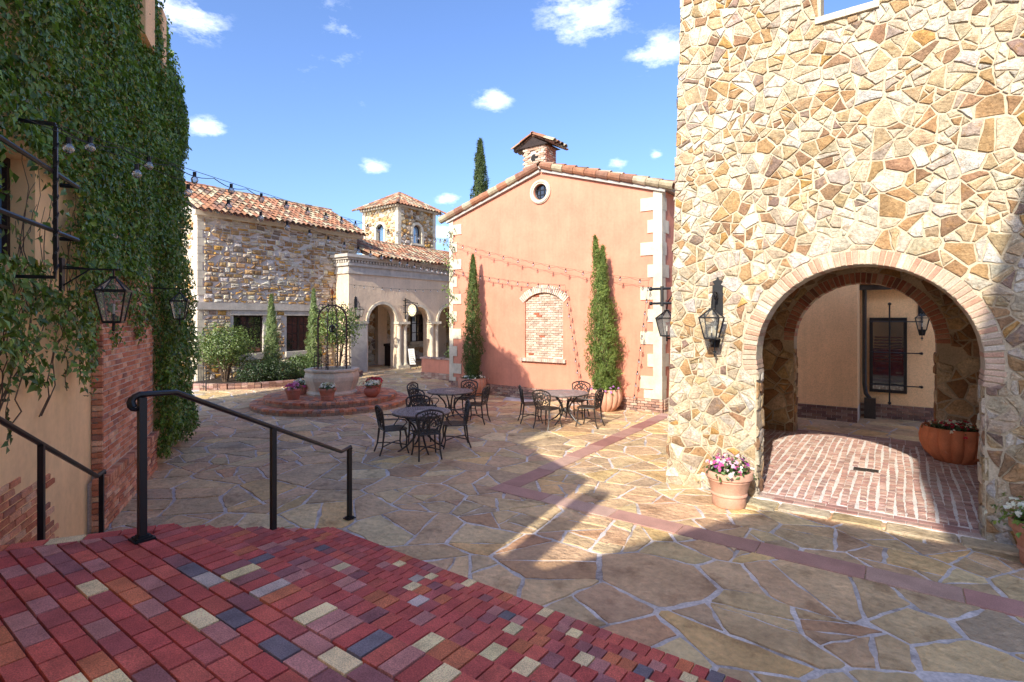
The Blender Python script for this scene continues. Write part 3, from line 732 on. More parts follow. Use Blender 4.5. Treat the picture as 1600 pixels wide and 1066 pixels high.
T_COVER = tile_t(); T_PAN = tile_t(.46, .095, .095, .014, 4, False); T_SMALL = tile_t(.46, .105, .085, .018, 3)
def roof_plane(tgt, o, dn, al, ln_dn, ln_al, pitch=.245, pal=TILE, trim=None, pans=True, start=0.0, key='cover'):
    dn = dn.normalized(); al = al.normalized(); n = dn.cross(al).normalized()
    if n.z < 0: n = -n
    c = 0; a = start
    while a <= ln_al + 1e-6:
        s = 0.0; k = 0; off = rng.uniform(-.02, .02)
        while s < ln_dn - .05:
            p = o + dn * (s + off * (s > .1)) + al * (a + rng.uniform(-.012, .012)) + n * (.045 + rng.uniform(0, .012))
            if trim is None or trim(p):
                ud = (dn + n * .055).normalized(); M = frame(p, ud, al, n) if dn.cross(al).dot(n) > 0 else frame(p, ud, -al, n)
                tgt.add_t(key, T_COVER, M, vary(pick(pal, rng), .15, rng))
            if pans:
                p2 = o + dn * s + al * (a + pitch / 2) + n * .058
                if a + pitch / 2 < ln_al and (trim is None or trim(p2)): tgt.add_t('pan', T_PAN, frame(p2, dn, al, n) if dn.cross(al).dot(n) > 0 else frame(p2, dn, -al, n), vary(pick(pal, rng), .2, rng))
            s += .385; k += 1
        a += pitch; c += 1

# ------------------------------------------------------------------ salmon pink gabled house
PY, PXL, PXR, PXC, PZE, PZA = 13.75, -12.69, -5.07, -8.88, 5.96, 7.10
pink = thing('pink_gabled_house', (PXC, PY, 0), 'salmon pink stucco house with cream corner quoins and a tiled gable', 'house')
def circ(cx, cz, r, n=28): return [(cx + r * math.cos(2 * math.pi * i / n), cz + r * math.sin(2 * math.pi * i / n)) for i in range(n)]
NXL, NXR, NZ0, NZS, NZP = -9.50, -8.12, 1.30, 3.05, 3.32
def seg_arch(xl, xr, zs, zp, n=14, off=0.0):
    w = (xr - xl) / 2; hgt = zp - zs; rr = (w * w + hgt * hgt) / (2 * hgt); cz = zp - rr; cx = (xl + xr) / 2; th = math.asin(w / rr)
    return [(cx + (rr + off) * math.sin(-th + 2 * th * i / n), cz + (rr + off) * math.cos(-th + 2 * th * i / n)) for i in range(n + 1)], (cx, cz, rr, th)
arc, (ncx, ncz, nr, nth) = seg_arch(NXL, NXR, NZS, NZP)
niche = [(NXL, NZ0)] + arc + [(NXR, NZ0)]
b = MB(); b.prism([[(PXL + .02, .36), (PXR - .02, .36), (PXR - .02, PZE), (PXC, PZA), (PXL + .02, PZE)], niche, circ(-8.91, 6.42, .24)], (0, PY, 0), UX, UZ, -UY, .18)
part('front_wall', b, 'pink_stucco', pink)
b = MB(); b.prism([[(PXL + .02, .36), (PXR - .02, .36), (PXR - .02, PZE), (PXC, PZA), (PXL + .02, PZE)]], (0, PY + .2, 0), UX, UZ, -UY, 7.2); part('side_wall', b, 'pink_stucco', pink)
b = MB(); b.box(PXL + .02, PXR - .02, PY + .03, PY + 7.4, 0, .362); part('footing_core', b, 'brick_mortar', pink)
FB = [(3, (.38, .24, .18)), (2, (.30, .17, .13)), (2, (.46, .33, .25)), (1, (.22, .14, .115)), (1, (.44, .24, .17))]
ps = Pieces(pink, 'footing_brick', 'brick', 'footing_bricks', limit=260, minpx=6)
for i in range(5):
    x = PXL - .04 + (i % 2) * .1
    while x < PXR:
        l = min(.2, PXR + .02 - x); vs, fs = brick_t(l - .012, .11, .058, .005, .004); ps.add([(v[0] + x + l / 2, v[1] + PY + .02, v[2] + .036 + i * .072) for v in vs], fs, vary(pick(FB, rng), .12, rng)); x += .205
    y = PY + .1
    while y < PY + 2.2: vs, fs = brick_t(.11, .19, .058, .005, .004); ps.add([(v[0] + PXR - .02, v[1] + y + .1, v[2] + .036 + i * .072) for v in vs], fs, vary(pick(FB, rng), .12, rng)); y += .205
ps.finish()
ps = Pieces(pink, 'niche_brick', 'brick', 'niche_bricks', limit=298, minpx=5)
WB = [(5, (0.525, 0.424, 0.328)), (3, (0.492, 0.352, 0.265)), (2, (0.459, 0.304, 0.226)), (.35, (0.344, 0.112, 0.062))]
b = MB(); b.prism([niche], (0, PY + .075, 0), UX, UZ, -UY, .1); part('niche_panel', b, 'cream_stone', pink)
z = NZ0 + .04; i = 0
while z < NZP:
    x = NXL + (i % 2) * -.1
    while x < NXR:
        x0, x1 = max(x, NXL + .005), min(x + .19, NXR - .005)
        xm = (x0 + x1) / 2
        if x1 - x0 > .03 and (xm - ncx) ** 2 + (z + .03 - ncz) ** 2 < (nr - .01) ** 2:
            vs, fs = brick_t(x1 - x0, .04, .056, .005, .005); ps.add([(v[0] + xm, v[1] + PY + .068, v[2] + z) for v in vs], fs, vary(pick(WB, rng), .1, rng))
        x += .202
    z += .07; i += 1
ps.finish()
ps = Pieces(pink, 'lintel_brick', 'brick', 'lintel_bricks', minpx=5)
for i in range(26):
    th0 = -nth * 1.09 + 2 * nth * 1.09 * (i + .5) / 26; ux = Vector((math.cos(th0), 0, -math.sin(th0))); uz = Vector((math.sin(th0), 0, math.cos(th0)))
    vs, fs = brick_t(.052, .12, .22, .004, .004); o = Vector((ncx, PY + .03, ncz)) + uz * (nr + .115)
    ps.add([o + ux * v[0] + UY * v[1] + uz * v[2] for v in vs], fs, vary(pick([(3, (.66, .55, .42)), (2, (.62, .48, .37)), (1, (.56, .42, .33))], rng), .08, rng))
x = NXL - .12
while x < NXR + .1: vs, fs = brick_t(.06, .2, .10, .004, .004); ps.add([(v[0] + x + .03, v[1] + PY - .01, v[2] + NZ0 - .055) for v in vs], fs, vary(pick([(3, (.58, .46, .36)), (1, (.50, .36, .28)), (1, (.42, .3, .25))], rng), .08, rng)); x += .068
ps.finish()
# round window with its moulded ring
b = MB()
for r0, r1, yy in ((.25, .37, .05), (.30, .345, .075)):
    p = circ(-8.91, 6.42, r1); q = circ(-8.91, 6.42, r0); b.prism([p, q], (0, PY - yy, 0), UX, UZ, -UY, yy + .02)
rw = part('round_window', b, 'cream_stone', pink)
b = MB(); b.prism([circ(-8.91, 6.42, .238)], (0, PY + .09, 0), UX, UZ, -UY, .05); part('pane', b, 'pane_dark', rw)
b = MB()
for t in (-.075, .075): b.box(-8.91 + t - .012, -8.91 + t + .012, PY + .07, PY + .088, 6.2, 6.64); b.box(-9.13, -8.69, PY + .068, PY + .086, 6.42 + t - .012, 6.42 + t + .012)
b.tube([(-8.91 + .22 * math.cos(i * math.pi / 12), PY + .06, 6.42 + .22 * math.sin(i * math.pi / 12)) for i in range(24)], .018, 4, closed=True)
part('muntin', b, 'black_iron', rw)
# quoins
for xa, xb in ((PXR - .24, PXR + .001), (PXL - .001, PXL + .17)): b = MB(); b.box(xa, xb, PY - .028, PY + .24, .364, PZE - .02); part('corner_strip', b, 'cream_stone', pink)
for sx, X, w1, w2 in ((1, PXR, .60, .40), (-1, PXL, .55, .35)):
    z = .365; i = 0
    while z < PZE - .35:
        b = MB(); w = w1 if i % 2 == 0 else w2; z0 = z + .26
        xa, xb = (X - w, X + .004) if sx > 0 else (X - .004, X + w)
        b.box(xa, xb, PY - .031, PY + (.5 if i % 2 else .32), z0, z0 + .345); part('quoin', b, 'cream_stone', pink); z += .60; i += 1
for q in ((PXR - .50, PXR + .003, PY - .031, PY + .3, .366, .60), (PXL - .003, PXL + .30, PY - .030, PY + .3, .366, .5)): b = MB(); b.box(*q); part('quoin_base', b, 'cream_stone', pink)
# tiled roof
b = MB(); sl = (PZA - PZE) / (PXR - PXC); n = Vector((-sl, 0, 1)).normalized()
for sx in (-1, 1):
    dn = Vector((sx, 0, -sl)).normalized(); nn = Vector((sx * sl, 0, 1)).normalized(); ap = Vector((PXC, PY - .10, PZA))
    b.fbox(ap + nn * .0, dn, UY, nn, (-.0 if sx < 0 else .004, 4.16), (0, 7.6), (.005, .10))
    b.fbox(ap + nn * .0, dn, UY, nn, (.05, 4.10), (.004, .10), (-.075, .004))
part('roof_deck', b, 'grey_trim', pink)
ps = Pieces(pink, 'roof_tile', 'terracotta_tile', 'roof_tiles', limit=298, minpx=5)
for sx in (-1, 1):
    dn = Vector((sx, 0, -sl)).normalized(); nn = Vector((sx * sl, 0, 1)).normalized()
    roof_plane(ps, Vector((PXC, PY - .08, PZA)) + nn * .10 + dn * .02, dn, UY, 4.28, 7.2)
    for k in range(11):                                       # rake tiles standing down over the gable edge
        p = Vector((PXC, PY - .10, PZA)) + dn * (.02 + k * .385) + nn * .115
        al = (nn * .75 - UY * .66).normalized(); out_n = dn.cross(al).normalized()
        if out_n.y > 0: out_n = -out_n
        al2 = out_n.cross(dn).normalized()
        ps.add_t('rake', tile_t(.44, .125, .105, .02, 5), frame(p - UY * .01, (dn + out_n * .03).normalized(), al2, out_n), vary(pick(TILE[:4], rng), .12, rng))
y = PY - .1
while y < PY + 7.4:
    ps.add_t('ridge', T_COVER, frame(Vector((PXC, y, PZA + .17)), UY, -UX, UZ), vary(pick(TILE, rng), .15, rng)); y += .39
ps.finish()
# chimney with a little tiled hood
cx, cy = -9.35, 14.47
b = MB(); b.box(cx - .40, cx + .40, cy - .40, cy + .22, 6.7, 8.02); chm = part('chimney', b, 'brick_mortar', pink)
ps = Pieces(chm, 'chimney_brick', 'brick', 'chimney_bricks', minpx=5)
for i in range(12):
    for fx in range(5):
        x = cx - .42 + fx * .2 + (i % 2) * .08
        if x > cx + .36 or (5 <= i <= 9 and abs(x + .09 - cx) < .14): continue
        l = min(.188, cx + .41 - x); vs, fs = brick_t(l, .06, .06, .004, .003); ps.add([(v[0] + x + l / 2, v[1] + cy - .42, v[2] + 7.2 + i * .07) for v in vs], fs, vary(pick(PALEB, rng), .1, rng))
    for fy in range(3):
        vs, fs = brick_t(.06, .185, .06, .004, .003); ps.add([(v[0] + cx + .4, v[1] + cy - .29 + fy * .2, v[2] + 7.2 + i * .07) for v in vs], fs, vary(pick(BRK, rng), .1, rng))
ps.finish()
b = MB(); b.prism([circ(cx, 7.62, .13, 14)], (0, cy - .424, 0), UX, UZ, -UY, .02); part('flue_hole', b, 'dark_void', chm)
b = MB(); b.prism([[(cx - .54, 7.97), (cx + .54, 7.97), (cx, 8.26)]], (0, cy - .50, 0), UX, UZ, -UY, .82); part('hood_core', b, 'dark_wood', chm)
ps = Pieces(chm, 'hood_tile', 'terracotta_tile', 'hood_tiles', minpx=5)
for sx in (-1, 1): roof_plane(ps, Vector((cx, cy - .50, 8.30)), Vector((sx, 0, -.5)), UY, .66, .85, .235)
for k in range(2): ps.add_t('ridge', T_COVER, frame(Vector((cx, cy - .54 + k * .43, 8.36)), UY, -UX, UZ), vary(pick(TILE, rng), .1, rng))
ps.finish()
# low planter wall beside the pink house
lw = thing('low_pink_wall', (-15, 15.9, 0), 'low salmon pink planter wall with a brick cap beside the arcade', 'wall')
b = MB(); b.box(-16.3, -12.72, 15.9, 16.2, .28, .84); part('wall_body', b, 'pink_stucco', lw)
ps = Pieces(lw, 'cap_brick', 'brick', 'cap_bricks', minpx=4); x = -16.36
while x < -12.8: vs, fs = brick_t(.1, .38, .065, .004, .003); ps.add([(v[0] + x + .05, v[1] + 16.05, v[2] + .875) for v in vs], fs, vary(pick(FB, rng), .1, rng)); x += .108
for i in range(4):
    x = -16.33
    while x < -12.8: vs, fs = brick_t(.2, .34, .06, .004, .003); ps.add([(v[0] + x + .1, v[1] + 16.05, v[2] + .035 + i * .07) for v in vs], fs, vary(pick(FB, rng), .1, rng)); x += .208
ps.finish()
# ------------------------------------------------------------------ rubble stone house on the left
RUB = [(3, (.54, .44, .31)), (3, (.44, .28, .13)), (2.4, (.32, .19, .09)), (2.2, (.58, .52, .43)), (1, (.25, .18, .13)), (2, (.60, .51, .36)), (1, (.50, .28, .08))]
SXF, SY_0, SY_1 = -21.5, 9.3, 16.6
sh = thing('rubble_stone_house', (-23.5, 13, 0), 'two-storey rubble stone house with a tiled roof and a pale string course', 'house')
WIN = [(10.62, 11.86), (12.9, 14.15)]; WZ0, WZ1 = 1.10, 2.66
b = MB(); hl = [[(a, WZ0), (c, WZ0), (c, WZ1), (a, WZ1)] for a, c in WIN]
b.prism([[(SY_0, 0), (SY_1, 0), (SY_1, 6.5), (SY_0, 6.5)]] + hl, (SXF, 0, 0), UY, UZ, UX, .35)
b.box(SXF - 5.2, SXF - .351, SY_0, SY_0 + .3, 0, 6.5); b.box(SXF - 5.2, SXF - .351, SY_1 - .3, SY_1, 0, 6.5)
b.prism([[(SXF - 5.2, 6.5), (SXF, 6.5), (SXF - 2.6, 7.82)]], (0, SY_0, 0), UX, UZ, -UY, .3); b.prism([[(SXF - 5.2, 6.5), (SXF, 6.5), (SXF - 2.6, 7.82)]], (0, SY_1 - .3, 0), UX, UZ, -UY, .3)
part('wall_core', b, 'pale_mortar', sh)
sp = Pieces(sh, 'stone', 'rubble', 'small_stones', limit=298, minpx=6)
def wh(p):
    y, z = p
    for a, c in WIN:
        if a - .12 < y < c + .12 and WZ0 - .26 < z < WZ1 + .2:
            return min(((a - .12, z), (c + .12, z), (y, WZ0 - .26), (y, WZ1 + .2)), key=lambda q: abs(q[0] - y) + abs(q[1] - z))
    return p
def sr(x, y): return rng.choice((.09, .13, .16)) * rng.uniform(.85, 1.15)
rubble(sp, SY_0 + .2, SY_1, 3.16, 6.5, sr, RUB, Vector((SXF, 0, 0)), UY, UZ, UX, .05, .02, None, 1.7, .028, 9000, None, 3, .010, .022, -.01, blocks=True)
rubble(sp, SY_0 + .2, SY_1, 0, 2.86, sr, RUB, Vector((SXF, 0, 0)), UY, UZ, UX, .05, .02, wh, 1.7, .028, 9000, None, 3, .010, .022, -.01, blocks=True)
rubble(sp, SXF - 3, SXF - .3, 0, 6.6, sr, RUB, Vector((0, SY_0, 0)), UX, UZ, -UY, .045, .03, None, 1.45, .028, 4000, None, 1, .012, .02)
sp.finish()
b = MB(); b.box(SXF - .2, SXF + .11, SY_0 - .09, 15.3, 2.87, 3.15); b.box(SXF - 4, SXF - .2, SY_0 - .09, SY_0 + .1, 2.87, 3.15); part('string_course', b, 'cast_stone', sh)
z = 0; i = 0
while z < 6.4:
    if not (2.6 < z < 3.12):
        b = MB(); w = .5 if i % 2 else .28; b.box(SXF - (.28 if i % 2 else .5), SXF + .035, SY_0 - .05, SY_0 + w * .5, z, z + .30); part('quoin', b, 'cream_stone', sh)
    z += .312; i += 1
for a, c in WIN:
    b = MB(); b.box(SXF - .1, SXF + .075, a - .14, c + .14, WZ1 + .003, WZ1 + .20); part('lintel', b, 'cast_stone', sh)
    b = MB(); b.box(SXF - .2, SXF + .16, a - .10, c + .10, WZ0 - .25, WZ0 - .003); part('sill', b, 'cast_stone', sh)
    b = MB()
    for y0, y1 in ((a, a + .07), (c - .07, c), ((a + c) / 2 - .05, (a + c) / 2 + .05)): b.box(SXF - .16, SXF - .10, y0, y1, WZ0, WZ1)
    for z0, z1 in ((WZ0, WZ0 + .08), (WZ1 - .08, WZ1)): b.box(SXF - .159, SXF - .101, a + .07, c - .07, z0, z1)
    wf = part('window', b, 'dark_wood', sh)
    b = MB()
    for q in range(1, 4): b.box(SXF - .145, SXF - .115, a + .07, c - .07, WZ0 + q * .39 - .012, WZ0 + q * .39 + .012)
    for y in (a + .34, c - .34): b.box(SXF - .146, SXF - .114, y - .012, y + .012, WZ0 + .08, WZ1 - .08)
    part('muntin', b, 'dark_wood', wf)
    b = MB(); b.box(SXF - .14, SXF - .125, a + .07, c - .07, WZ0 + .08, WZ1 - .08); part('pane', b, 'pane_dark', wf)
b = MB(); b.box(SXF + .0, SXF + .27, SY_0 - .22, SY_1 + .2, 6.45, 6.62); part('fascia', b, 'cream_stone', sh)
b = MB(); ps_ = .5
for s in (1, -1):
    dn = Vector((s, 0, -ps_)).normalized(); nn = Vector((s * ps_, 0, 1)).normalized(); b.fbox(Vector((SXF - 2.6, SY_0 - .2, 8.12)), dn, UY, nn, (0.004 if s > 0 else 0, 3.22), (0, SY_1 - SY_0 + .4), (-.10, .0))
part('roof_deck', b, 'dark_wood', sh)
ps = Pieces(sh, 'roof_tile', 'terracotta_tile', 'roof_tiles', limit=298, minpx=4)
for s in (1, -1): roof_plane(ps, Vector((SXF - 2.6, SY_0 - .15, 8.12)), Vector((s, 0, -ps_)), UY, 3.35 if s > 0 else 3.2, SY_1 - SY_0 + .3, .245)
y = SY_0 - .2
while y < SY_1 + .2: ps.add_t('ridge', T_COVER, frame(Vector((SXF - 2.6, y, 8.20)), UY, -UX, UZ), vary(pick(TILE, rng), .15, rng)); y += .39
ps.finish()

# ------------------------------------------------------------------ arcade with a moulded cornice
AX, AY0, AY1 = -20.5, 15.38, 26.0
ar = thing('stucco_arcade', (-21.5, 20, 0), 'tan stucco arcade of round arches on paired columns under a moulded cornice', 'arcade')
ARC = [(16.48, 18.23), (18.95, 20.54), (21.25, 22.95), (23.6, 25.2)]; ASP = 2.37
prof = [(AY0, 0)]
for a, c in ARC: prof += [(a, 0)] + arch_pts((a + c) / 2, (c - a) / 2, ASP, 18) + [(c, 0)]
prof += [(AY1, 0), (AY1, 4.75), (AY0, 4.75)]
b = MB(); b.prism([prof], (AX, 0, 0), UY, UZ, UX, .42); b.box(AX - 1.05, AX - .421, AY0, AY0 + .4, 0, 4.75); part('front_wall', b, 'tan_stucco', ar)
for a, c in ARC:                                                   # raised band around each arch
    p = arch_pts((a + c) / 2, (c - a) / 2 + .13, ASP, 18); q = arch_pts((a + c) / 2, (c - a) / 2 - .006, ASP, 18)
    b = MB(); b.prism([p + q[::-1]], (AX + .05, 0, 0), UY, UZ, UX, .06); part('arch_band', b, 'cream_stone', ar)
b = MB()
for z0, z1, pr in ((4.62, 4.72, .07), (4.72, 4.98, .03), (4.98, 5.12, .12), (5.12, 5.26, .09), (5.26, 5.36, .22), (5.36, 5.50, .32)): b.box(AX - 1.0, AX + pr, AY0 - pr, AY1, z0, z1 - .002)
part('cornice', b, 'cast_stone', ar)
b = MB(); y = AY0 - .1
while y < 24: b.box(AX + .085, AX + .17, y, y + .09, 5.14, 5.25); y += .17
x = AX - .9
while x < AX + .1: b.box(x, x + .09, AY0 - .17, AY0 - .085, 5.14, 5.25); x += .17
part('dentils', b, 'cast_stone', ar, kind='stuff')
b = MB(); b.box(AX - .2, AX + .06, AY0 - .05, 16.5, ASP - .08, ASP + .05); part('impost_band', b, 'cream_stone', ar)
b = MB(); b.box(AX + .001, AX + .035, AY0 + .1, 16.4, 0, ASP - .081); part('wainscot', b, 'grey_trim', ar)
for (a0, c0), (a1, c1) in zip(ARC[:-1], ARC[1:]):                  # paired columns between the arches
    for y in (c0 + .16, a1 - .16):
        cb = MB(); cb.lathe([(.17, .16), (.17, .22), (.135, .26), (.125, .4), (.112, 2.05), (.11, 2.12), (.13, 2.14), (.13, 2.17), (.16, 2.25)], (AX + .02, y, 0), 14); cb.box(AX - .17, AX + .21, y - .19, y + .19, 0, .16); cb.box(AX - .19, AX + .23, y - .2, y + .2, 2.25, 2.38)
        part('column', cb, 'cream_stone', ar, True)
b = MB(); b.box(AX - 3.4, AX - 3.0, AY0 + 1.3, AY1, 0, 4.6); b.box(AX - 3.0, AX - .43, AY1 - .3, AY1, 0, 4.6); b.box(AX - 3.0, AX - .43, AY0 + 1.3, AY1 - .3, 4.3, 4.5); part('rear_wall', b, 'wall_mortar', ar)
sp = Pieces(ar, 'rear_stone', 'rubble', 'small_rear_stones', limit=200, minpx=5)
def ah(p):
    if 21.9 < p[0] < 23.5 and 1.0 < p[1] < 2.95: return min(((21.9, p[1]), (23.5, p[1]), (p[0], 1.0), (p[0], 2.95)), key=lambda q: abs(q[0] - p[0]) + abs(q[1] - p[1]))
    return p
rubble(sp, 16.7, 25.6, 0, 4.2, lambda x, y: rng.choice((.09, .13, .17)), RUB[:5], Vector((AX - 3.0, 0, 0)), UY, UZ, UX, .04, .03, ah, 1.4, .03, 6000, None, 1, .012, .02)
sp.finish()
b = MB(); b.box(AX - 3.02, AX - 2.72, 19.35, 20.0, 0, 4.3); b.box(AX - 3.02, AX - 2.8, 24.2, 24.9, 0, 4.3); part('pilaster', b, 'tan_stucco', ar)
b = MB(); b.box(AX - 3.01, AX - 2.90, 21.9, 23.5, 1.0, 1.16); part('sill', b, 'cream_stone', ar)
b = MB(); b.box(AX - 2.99, AX - 2.93, 22.0, 23.4, 1.17, 2.79); wf = part('window', b, 'pane_dark', ar)
b = MB()
for y in (22.03, 22.45, 22.7, 22.95, 23.37): b.box(AX - 2.93, AX - 2.90, y - .03, y + .03, 1.17, 2.79)
for z in (1.2, 1.7, 2.25, 2.76): b.box(AX - 2.929, AX - 2.905, 22.0, 23.4, z - .02, z + .02)
part('muntin', b, 'dark_wood', wf)
ps_ = .36; b = MB(); dn = Vector((1, 0, -ps_)).normalized(); nn = Vector((ps_, 0, 1)).normalized()
b.fbox(Vector((AX - 3.5, 16.62, 6.86)), dn, UY, nn, (0, 3.95), (0, 9.4), (-.12, 0)); part('roof_deck', b, 'dark_wood', ar)
ps = Pieces(ar, 'roof_tile', 'terracotta_tile', 'roof_tiles', limit=250, minpx=4); roof_plane(ps, Vector((AX - 3.5, 16.7, 6.86)), dn, UY, 4.0, 9.2, .25); ps.finish()

# ------------------------------------------------------------------ bell tower behind
BX0, BX1, BY0, BY1, BZ = -27.15, -24.0, 21.5, 24.55, 9.2
bt = thing('bell_tower', (-25.6, 23, 0), 'square stone bell tower with arched windows and a pyramid tile roof', 'tower')
bw = .36
b = MB()
def warch(c): return [(c - bw, 7.15)] + arch_pts(c, bw, 7.95, 12) + [(c + bw, 7.15)]
b.prism([[(BX0, 0), (BX1, 0), (BX1, BZ), (BX0, BZ)], warch((BX0 + BX1) / 2)], (0, BY0, 0), UX, UZ, -UY, .3)
b.prism([[(BY0 + .301, 0), (BY1, 0), (BY1, BZ), (BY0 + .301, BZ)], warch((BY0 + BY1) / 2)], (BX1, 0, 0), UY, UZ, UX, .3)
b.box(BX0, BX0 + .3, BY0 + .301, BY1, 0, BZ); b.box(BX0 + .3, BX1 - .301, BY1 - .3, BY1, 0, BZ); part('wall_core', b, 'wall_mortar', bt)
sp = Pieces(bt, 'stone', 'rubble', 'small_stones', limit=200, minpx=5)
def bh(c):
    def f(p):
        q = push_out(p, c, bw + .16, 7.95) if p[1] > 6.9 else p
        return q
    return f
GOLD = [(3, (.56, .46, .30)), (2.5, (.48, .30, .13)), (2, (.60, .52, .40)), (1.2, (.36, .21, .10))]
rubble(sp, BX0 + .2, BX1 - .2, 5.6, BZ, lambda x, y: rng.choice((.08, .11, .14)), GOLD, Vector((0, BY0, 0)), UX, UZ, -UY, .05, .03, bh((BX0 + BX1) / 2), 1.3, .03, 4000, None, 1, .012, .02)
rubble(sp, BY0 + .2, BY1 - .2, 5.6, BZ, lambda x, y: rng.choice((.08, .11, .14)), RUB, Vector((BX1, 0, 0)), UY, UZ, UX, .07, .03, bh((BY0 + BY1) / 2), 1.3, .03, 4000, None, 1, .012, .04)
sp.finish()
for q in ((BX1 - .2, BX1 + .06, BY0 - .06, BY0 + .2), (BX0 - .06, BX0 + .2, BY0 - .06, BY0 + .2), (BX1 - .2, BX1 + .06, BY1 - .2, BY1 + .06)): b = MB(); b.box(*q, 5, BZ); part('corner_strip', b, 'cream_stone', bt)
for c, o, ux, un in (((BX0 + BX1) / 2, Vector((0, BY0 - .07, 0)), UX, -UY), ((BY0 + BY1) / 2, Vector((BX1 + .07, 0, 0)), UY, UX)):
    op = [(c - bw - .15, 7.10)] + arch_pts(c, bw + .15, 7.95, 14) + [(c + bw + .15, 7.10)]; inn = [(c - bw, 7.16)] + arch_pts(c, bw, 7.95, 14) + [(c + bw, 7.16)]
    b = MB(); b.prism([op, inn], o, ux, UZ, un, .10); b.fbox(o, ux, UZ, un, (c - bw - .2, c + bw + .2), (7.02, 7.098), (-.05, .06)); w_ = part('window_surround', b, 'cream_stone', bt)
    b = MB(); b.prism([inn], o - un * .28, ux, UZ, un, .02); part('pane', b, 'pane_sky_painted', w_)
    b = MB(); b.prism([inn, [(c - bw + .06, 7.2)] + arch_pts(c, bw - .06, 7.95, 14) + [(c + bw - .06, 7.2)]], o - un * .24, ux, UZ, un, .035); part('sash', b, 'dark_wood', w_)
b = MB(); b.box(BX0 - .18, BX1 + .18, BY0 - .18, BY1 + .18, BZ + .001, BZ + .12); part('fascia', b, 'cream_stone', bt)
b = MB(); e = .24; q = [(BX0 - e, BY0 - e, BZ + .125), (BX1 + e, BY0 - e, BZ + .125), (BX1 + e, BY1 + e, BZ + .125), (BX0 - e, BY1 + e, BZ + .125)]; apx = Vector(((BX0 + BX1) / 2, (BY0 + BY1) / 2, 10.42))
b.add(q + [tuple(apx)], [(0, 1, 4), (1, 2, 4), (2, 3, 4), (3, 0, 4), (3, 2, 1, 0)]); part('roof_deck', b, 'dark_wood', bt)
ps = Pieces(bt, 'roof_tile', 'terracotta_tile', 'roof_tiles', limit=200, minpx=4)
hw = (BX1 - BX0) / 2 + e; hd = (BY1 - BY0) / 2 + e; rz = 10.42 - BZ - .125
for dn, al, hx, hy in ((Vector((0, -1, -rz / hd)), UX, hd, hw), (Vector((1, 0, -rz / hw)), UY, hw, hd), (Vector((0, 1, -rz / hd)), UX, hd, hw)):
    d2 = Vector((dn.x, dn.y, 0))
    def tr(p, d2=d2, al=al, hx=hx, hy=hy): q = p - apx; return abs(q.dot(al)) < (q.dot(d2) + .12) * hy / hx
    roof_plane(ps, apx - al * hy, dn, al, math.hypot(hx, rz) + .08, 2 * hy, .245, trim=tr, pans=False, start=.1)
for cx_, cy_ in ((1, -1), (-1, -1), (1, 1)):
    e2 = Vector((cx_ * hw, cy_ * hd, -rz)); L = e2.length; u = e2.normalized(); al = UZ.cross(u).normalized(); s = .05
    while s < L: ps.add_t('hip', T_COVER, frame(apx + u * s + UZ * .09, u, al, u.cross(al)), vary(pick(TILE, rng), .15, rng)); s += .38
ps.finish()

# ------------------------------------------------------------------ buildings behind the camera: only their shadows reach the picture
bb = thing('house_behind_landing', (0, -4, 0), 'yellow stucco house standing behind the landing with a chimney and a stair tower', 'house')
b = MB(); b.prism([[(-2.70, 0), (2.08, 0), (2.08, 6.45), (.02, 6.45), (-1.85, 4.55), (-2.70, 4.55)]], (0, -3, 0), UX, UZ, UY, 4.0); part('gabled_wing', b, 'yellow_stucco', bb)
b = MB(); b.box(-2.33, -2.0, -3.32, -3.02, 4.4, 6.1); part('chimney', b, 'brick_mortar', bb)
b = MB(); b.prism([[(2.09, 0), (9, 0), (9, 14), (4.2, 14), (2.53, 10.65), (2.31, 8.46), (2.12, 6.4)]], (0, -3.002, 0), UX, UZ, UY, 4.0); part('stair_tower', b, 'yellow_stucco', bb)
# ------------------------------------------------------------------ ivy-clad building on the left
iv = thing('ivy_clad_house', tuple(Wp(7, -1, 0)), 'yellow stucco house with a brick corner pier, mostly hidden by climbing ivy', 'house')
PROF = [(2.0, 0), (13.1, 0), (13.2, 6.5), (12.4, 7.15), (10.1, 8.2), (8.6, 7.9), (7.4, 6.95), (4.8, 5.95), (4.78, 4.95), (2.0, 4.95)]
WV0, WV1, WZa, WZb = 5.15, 6.22, 3.02, 3.95
b = MB(); b.prism([PROF, [(WV0, WZa), (WV1, WZa), (WV1, WZb), (WV0, WZb)]], Wp(0, -.12, 0), WX, UZ, WN, .35)
part('wall', b, 'yellow_stucco', iv)
b = MB(); b.prism([PROF], Wp(0, -.475, 0), WX, UZ, WN, 3.5); b.prism([[(2.5, 0), (15.7, 0), (15.7, 8.6), (10.5, 8.0), (2.5, 4.9)]], Wp(0, -1.5, 0), WX, UZ, WN, 3.0); part('house_body', b, 'yellow_stucco', iv)
b = MB()
for a, c, z0, z1 in ((WV0, WV0 + .06, WZa, WZb), (WV1 - .06, WV1, WZa, WZb), (5.62, 5.70, WZa, WZb), (WV0, WV1, WZb - .06, WZb), (WV0, WV1, WZa, WZa + .06)): b.fbox(Wp(0, -.36, 0), WX, WN, UZ, (a, c), (0, .06 + .001 * z0), (z0, z1))
wf = part('window', b, 'dark_wood', iv)
b = MB(); b.fbox(Wp(0, -.35, 0), WX, WN, UZ, (WV0, WV1), (0, .015), (WZa, WZb)); part('pane', b, 'pane_sky_painted', wf)
b = MB()
for z in (3.32, 3.63): b.fbox(Wp(0, -.345, 0), WX, WN, UZ, (WV0, WV1), (0, .05), (z - .015, z + .015))
part('muntin', b, 'dark_wood', wf)
b = MB(); go = .26
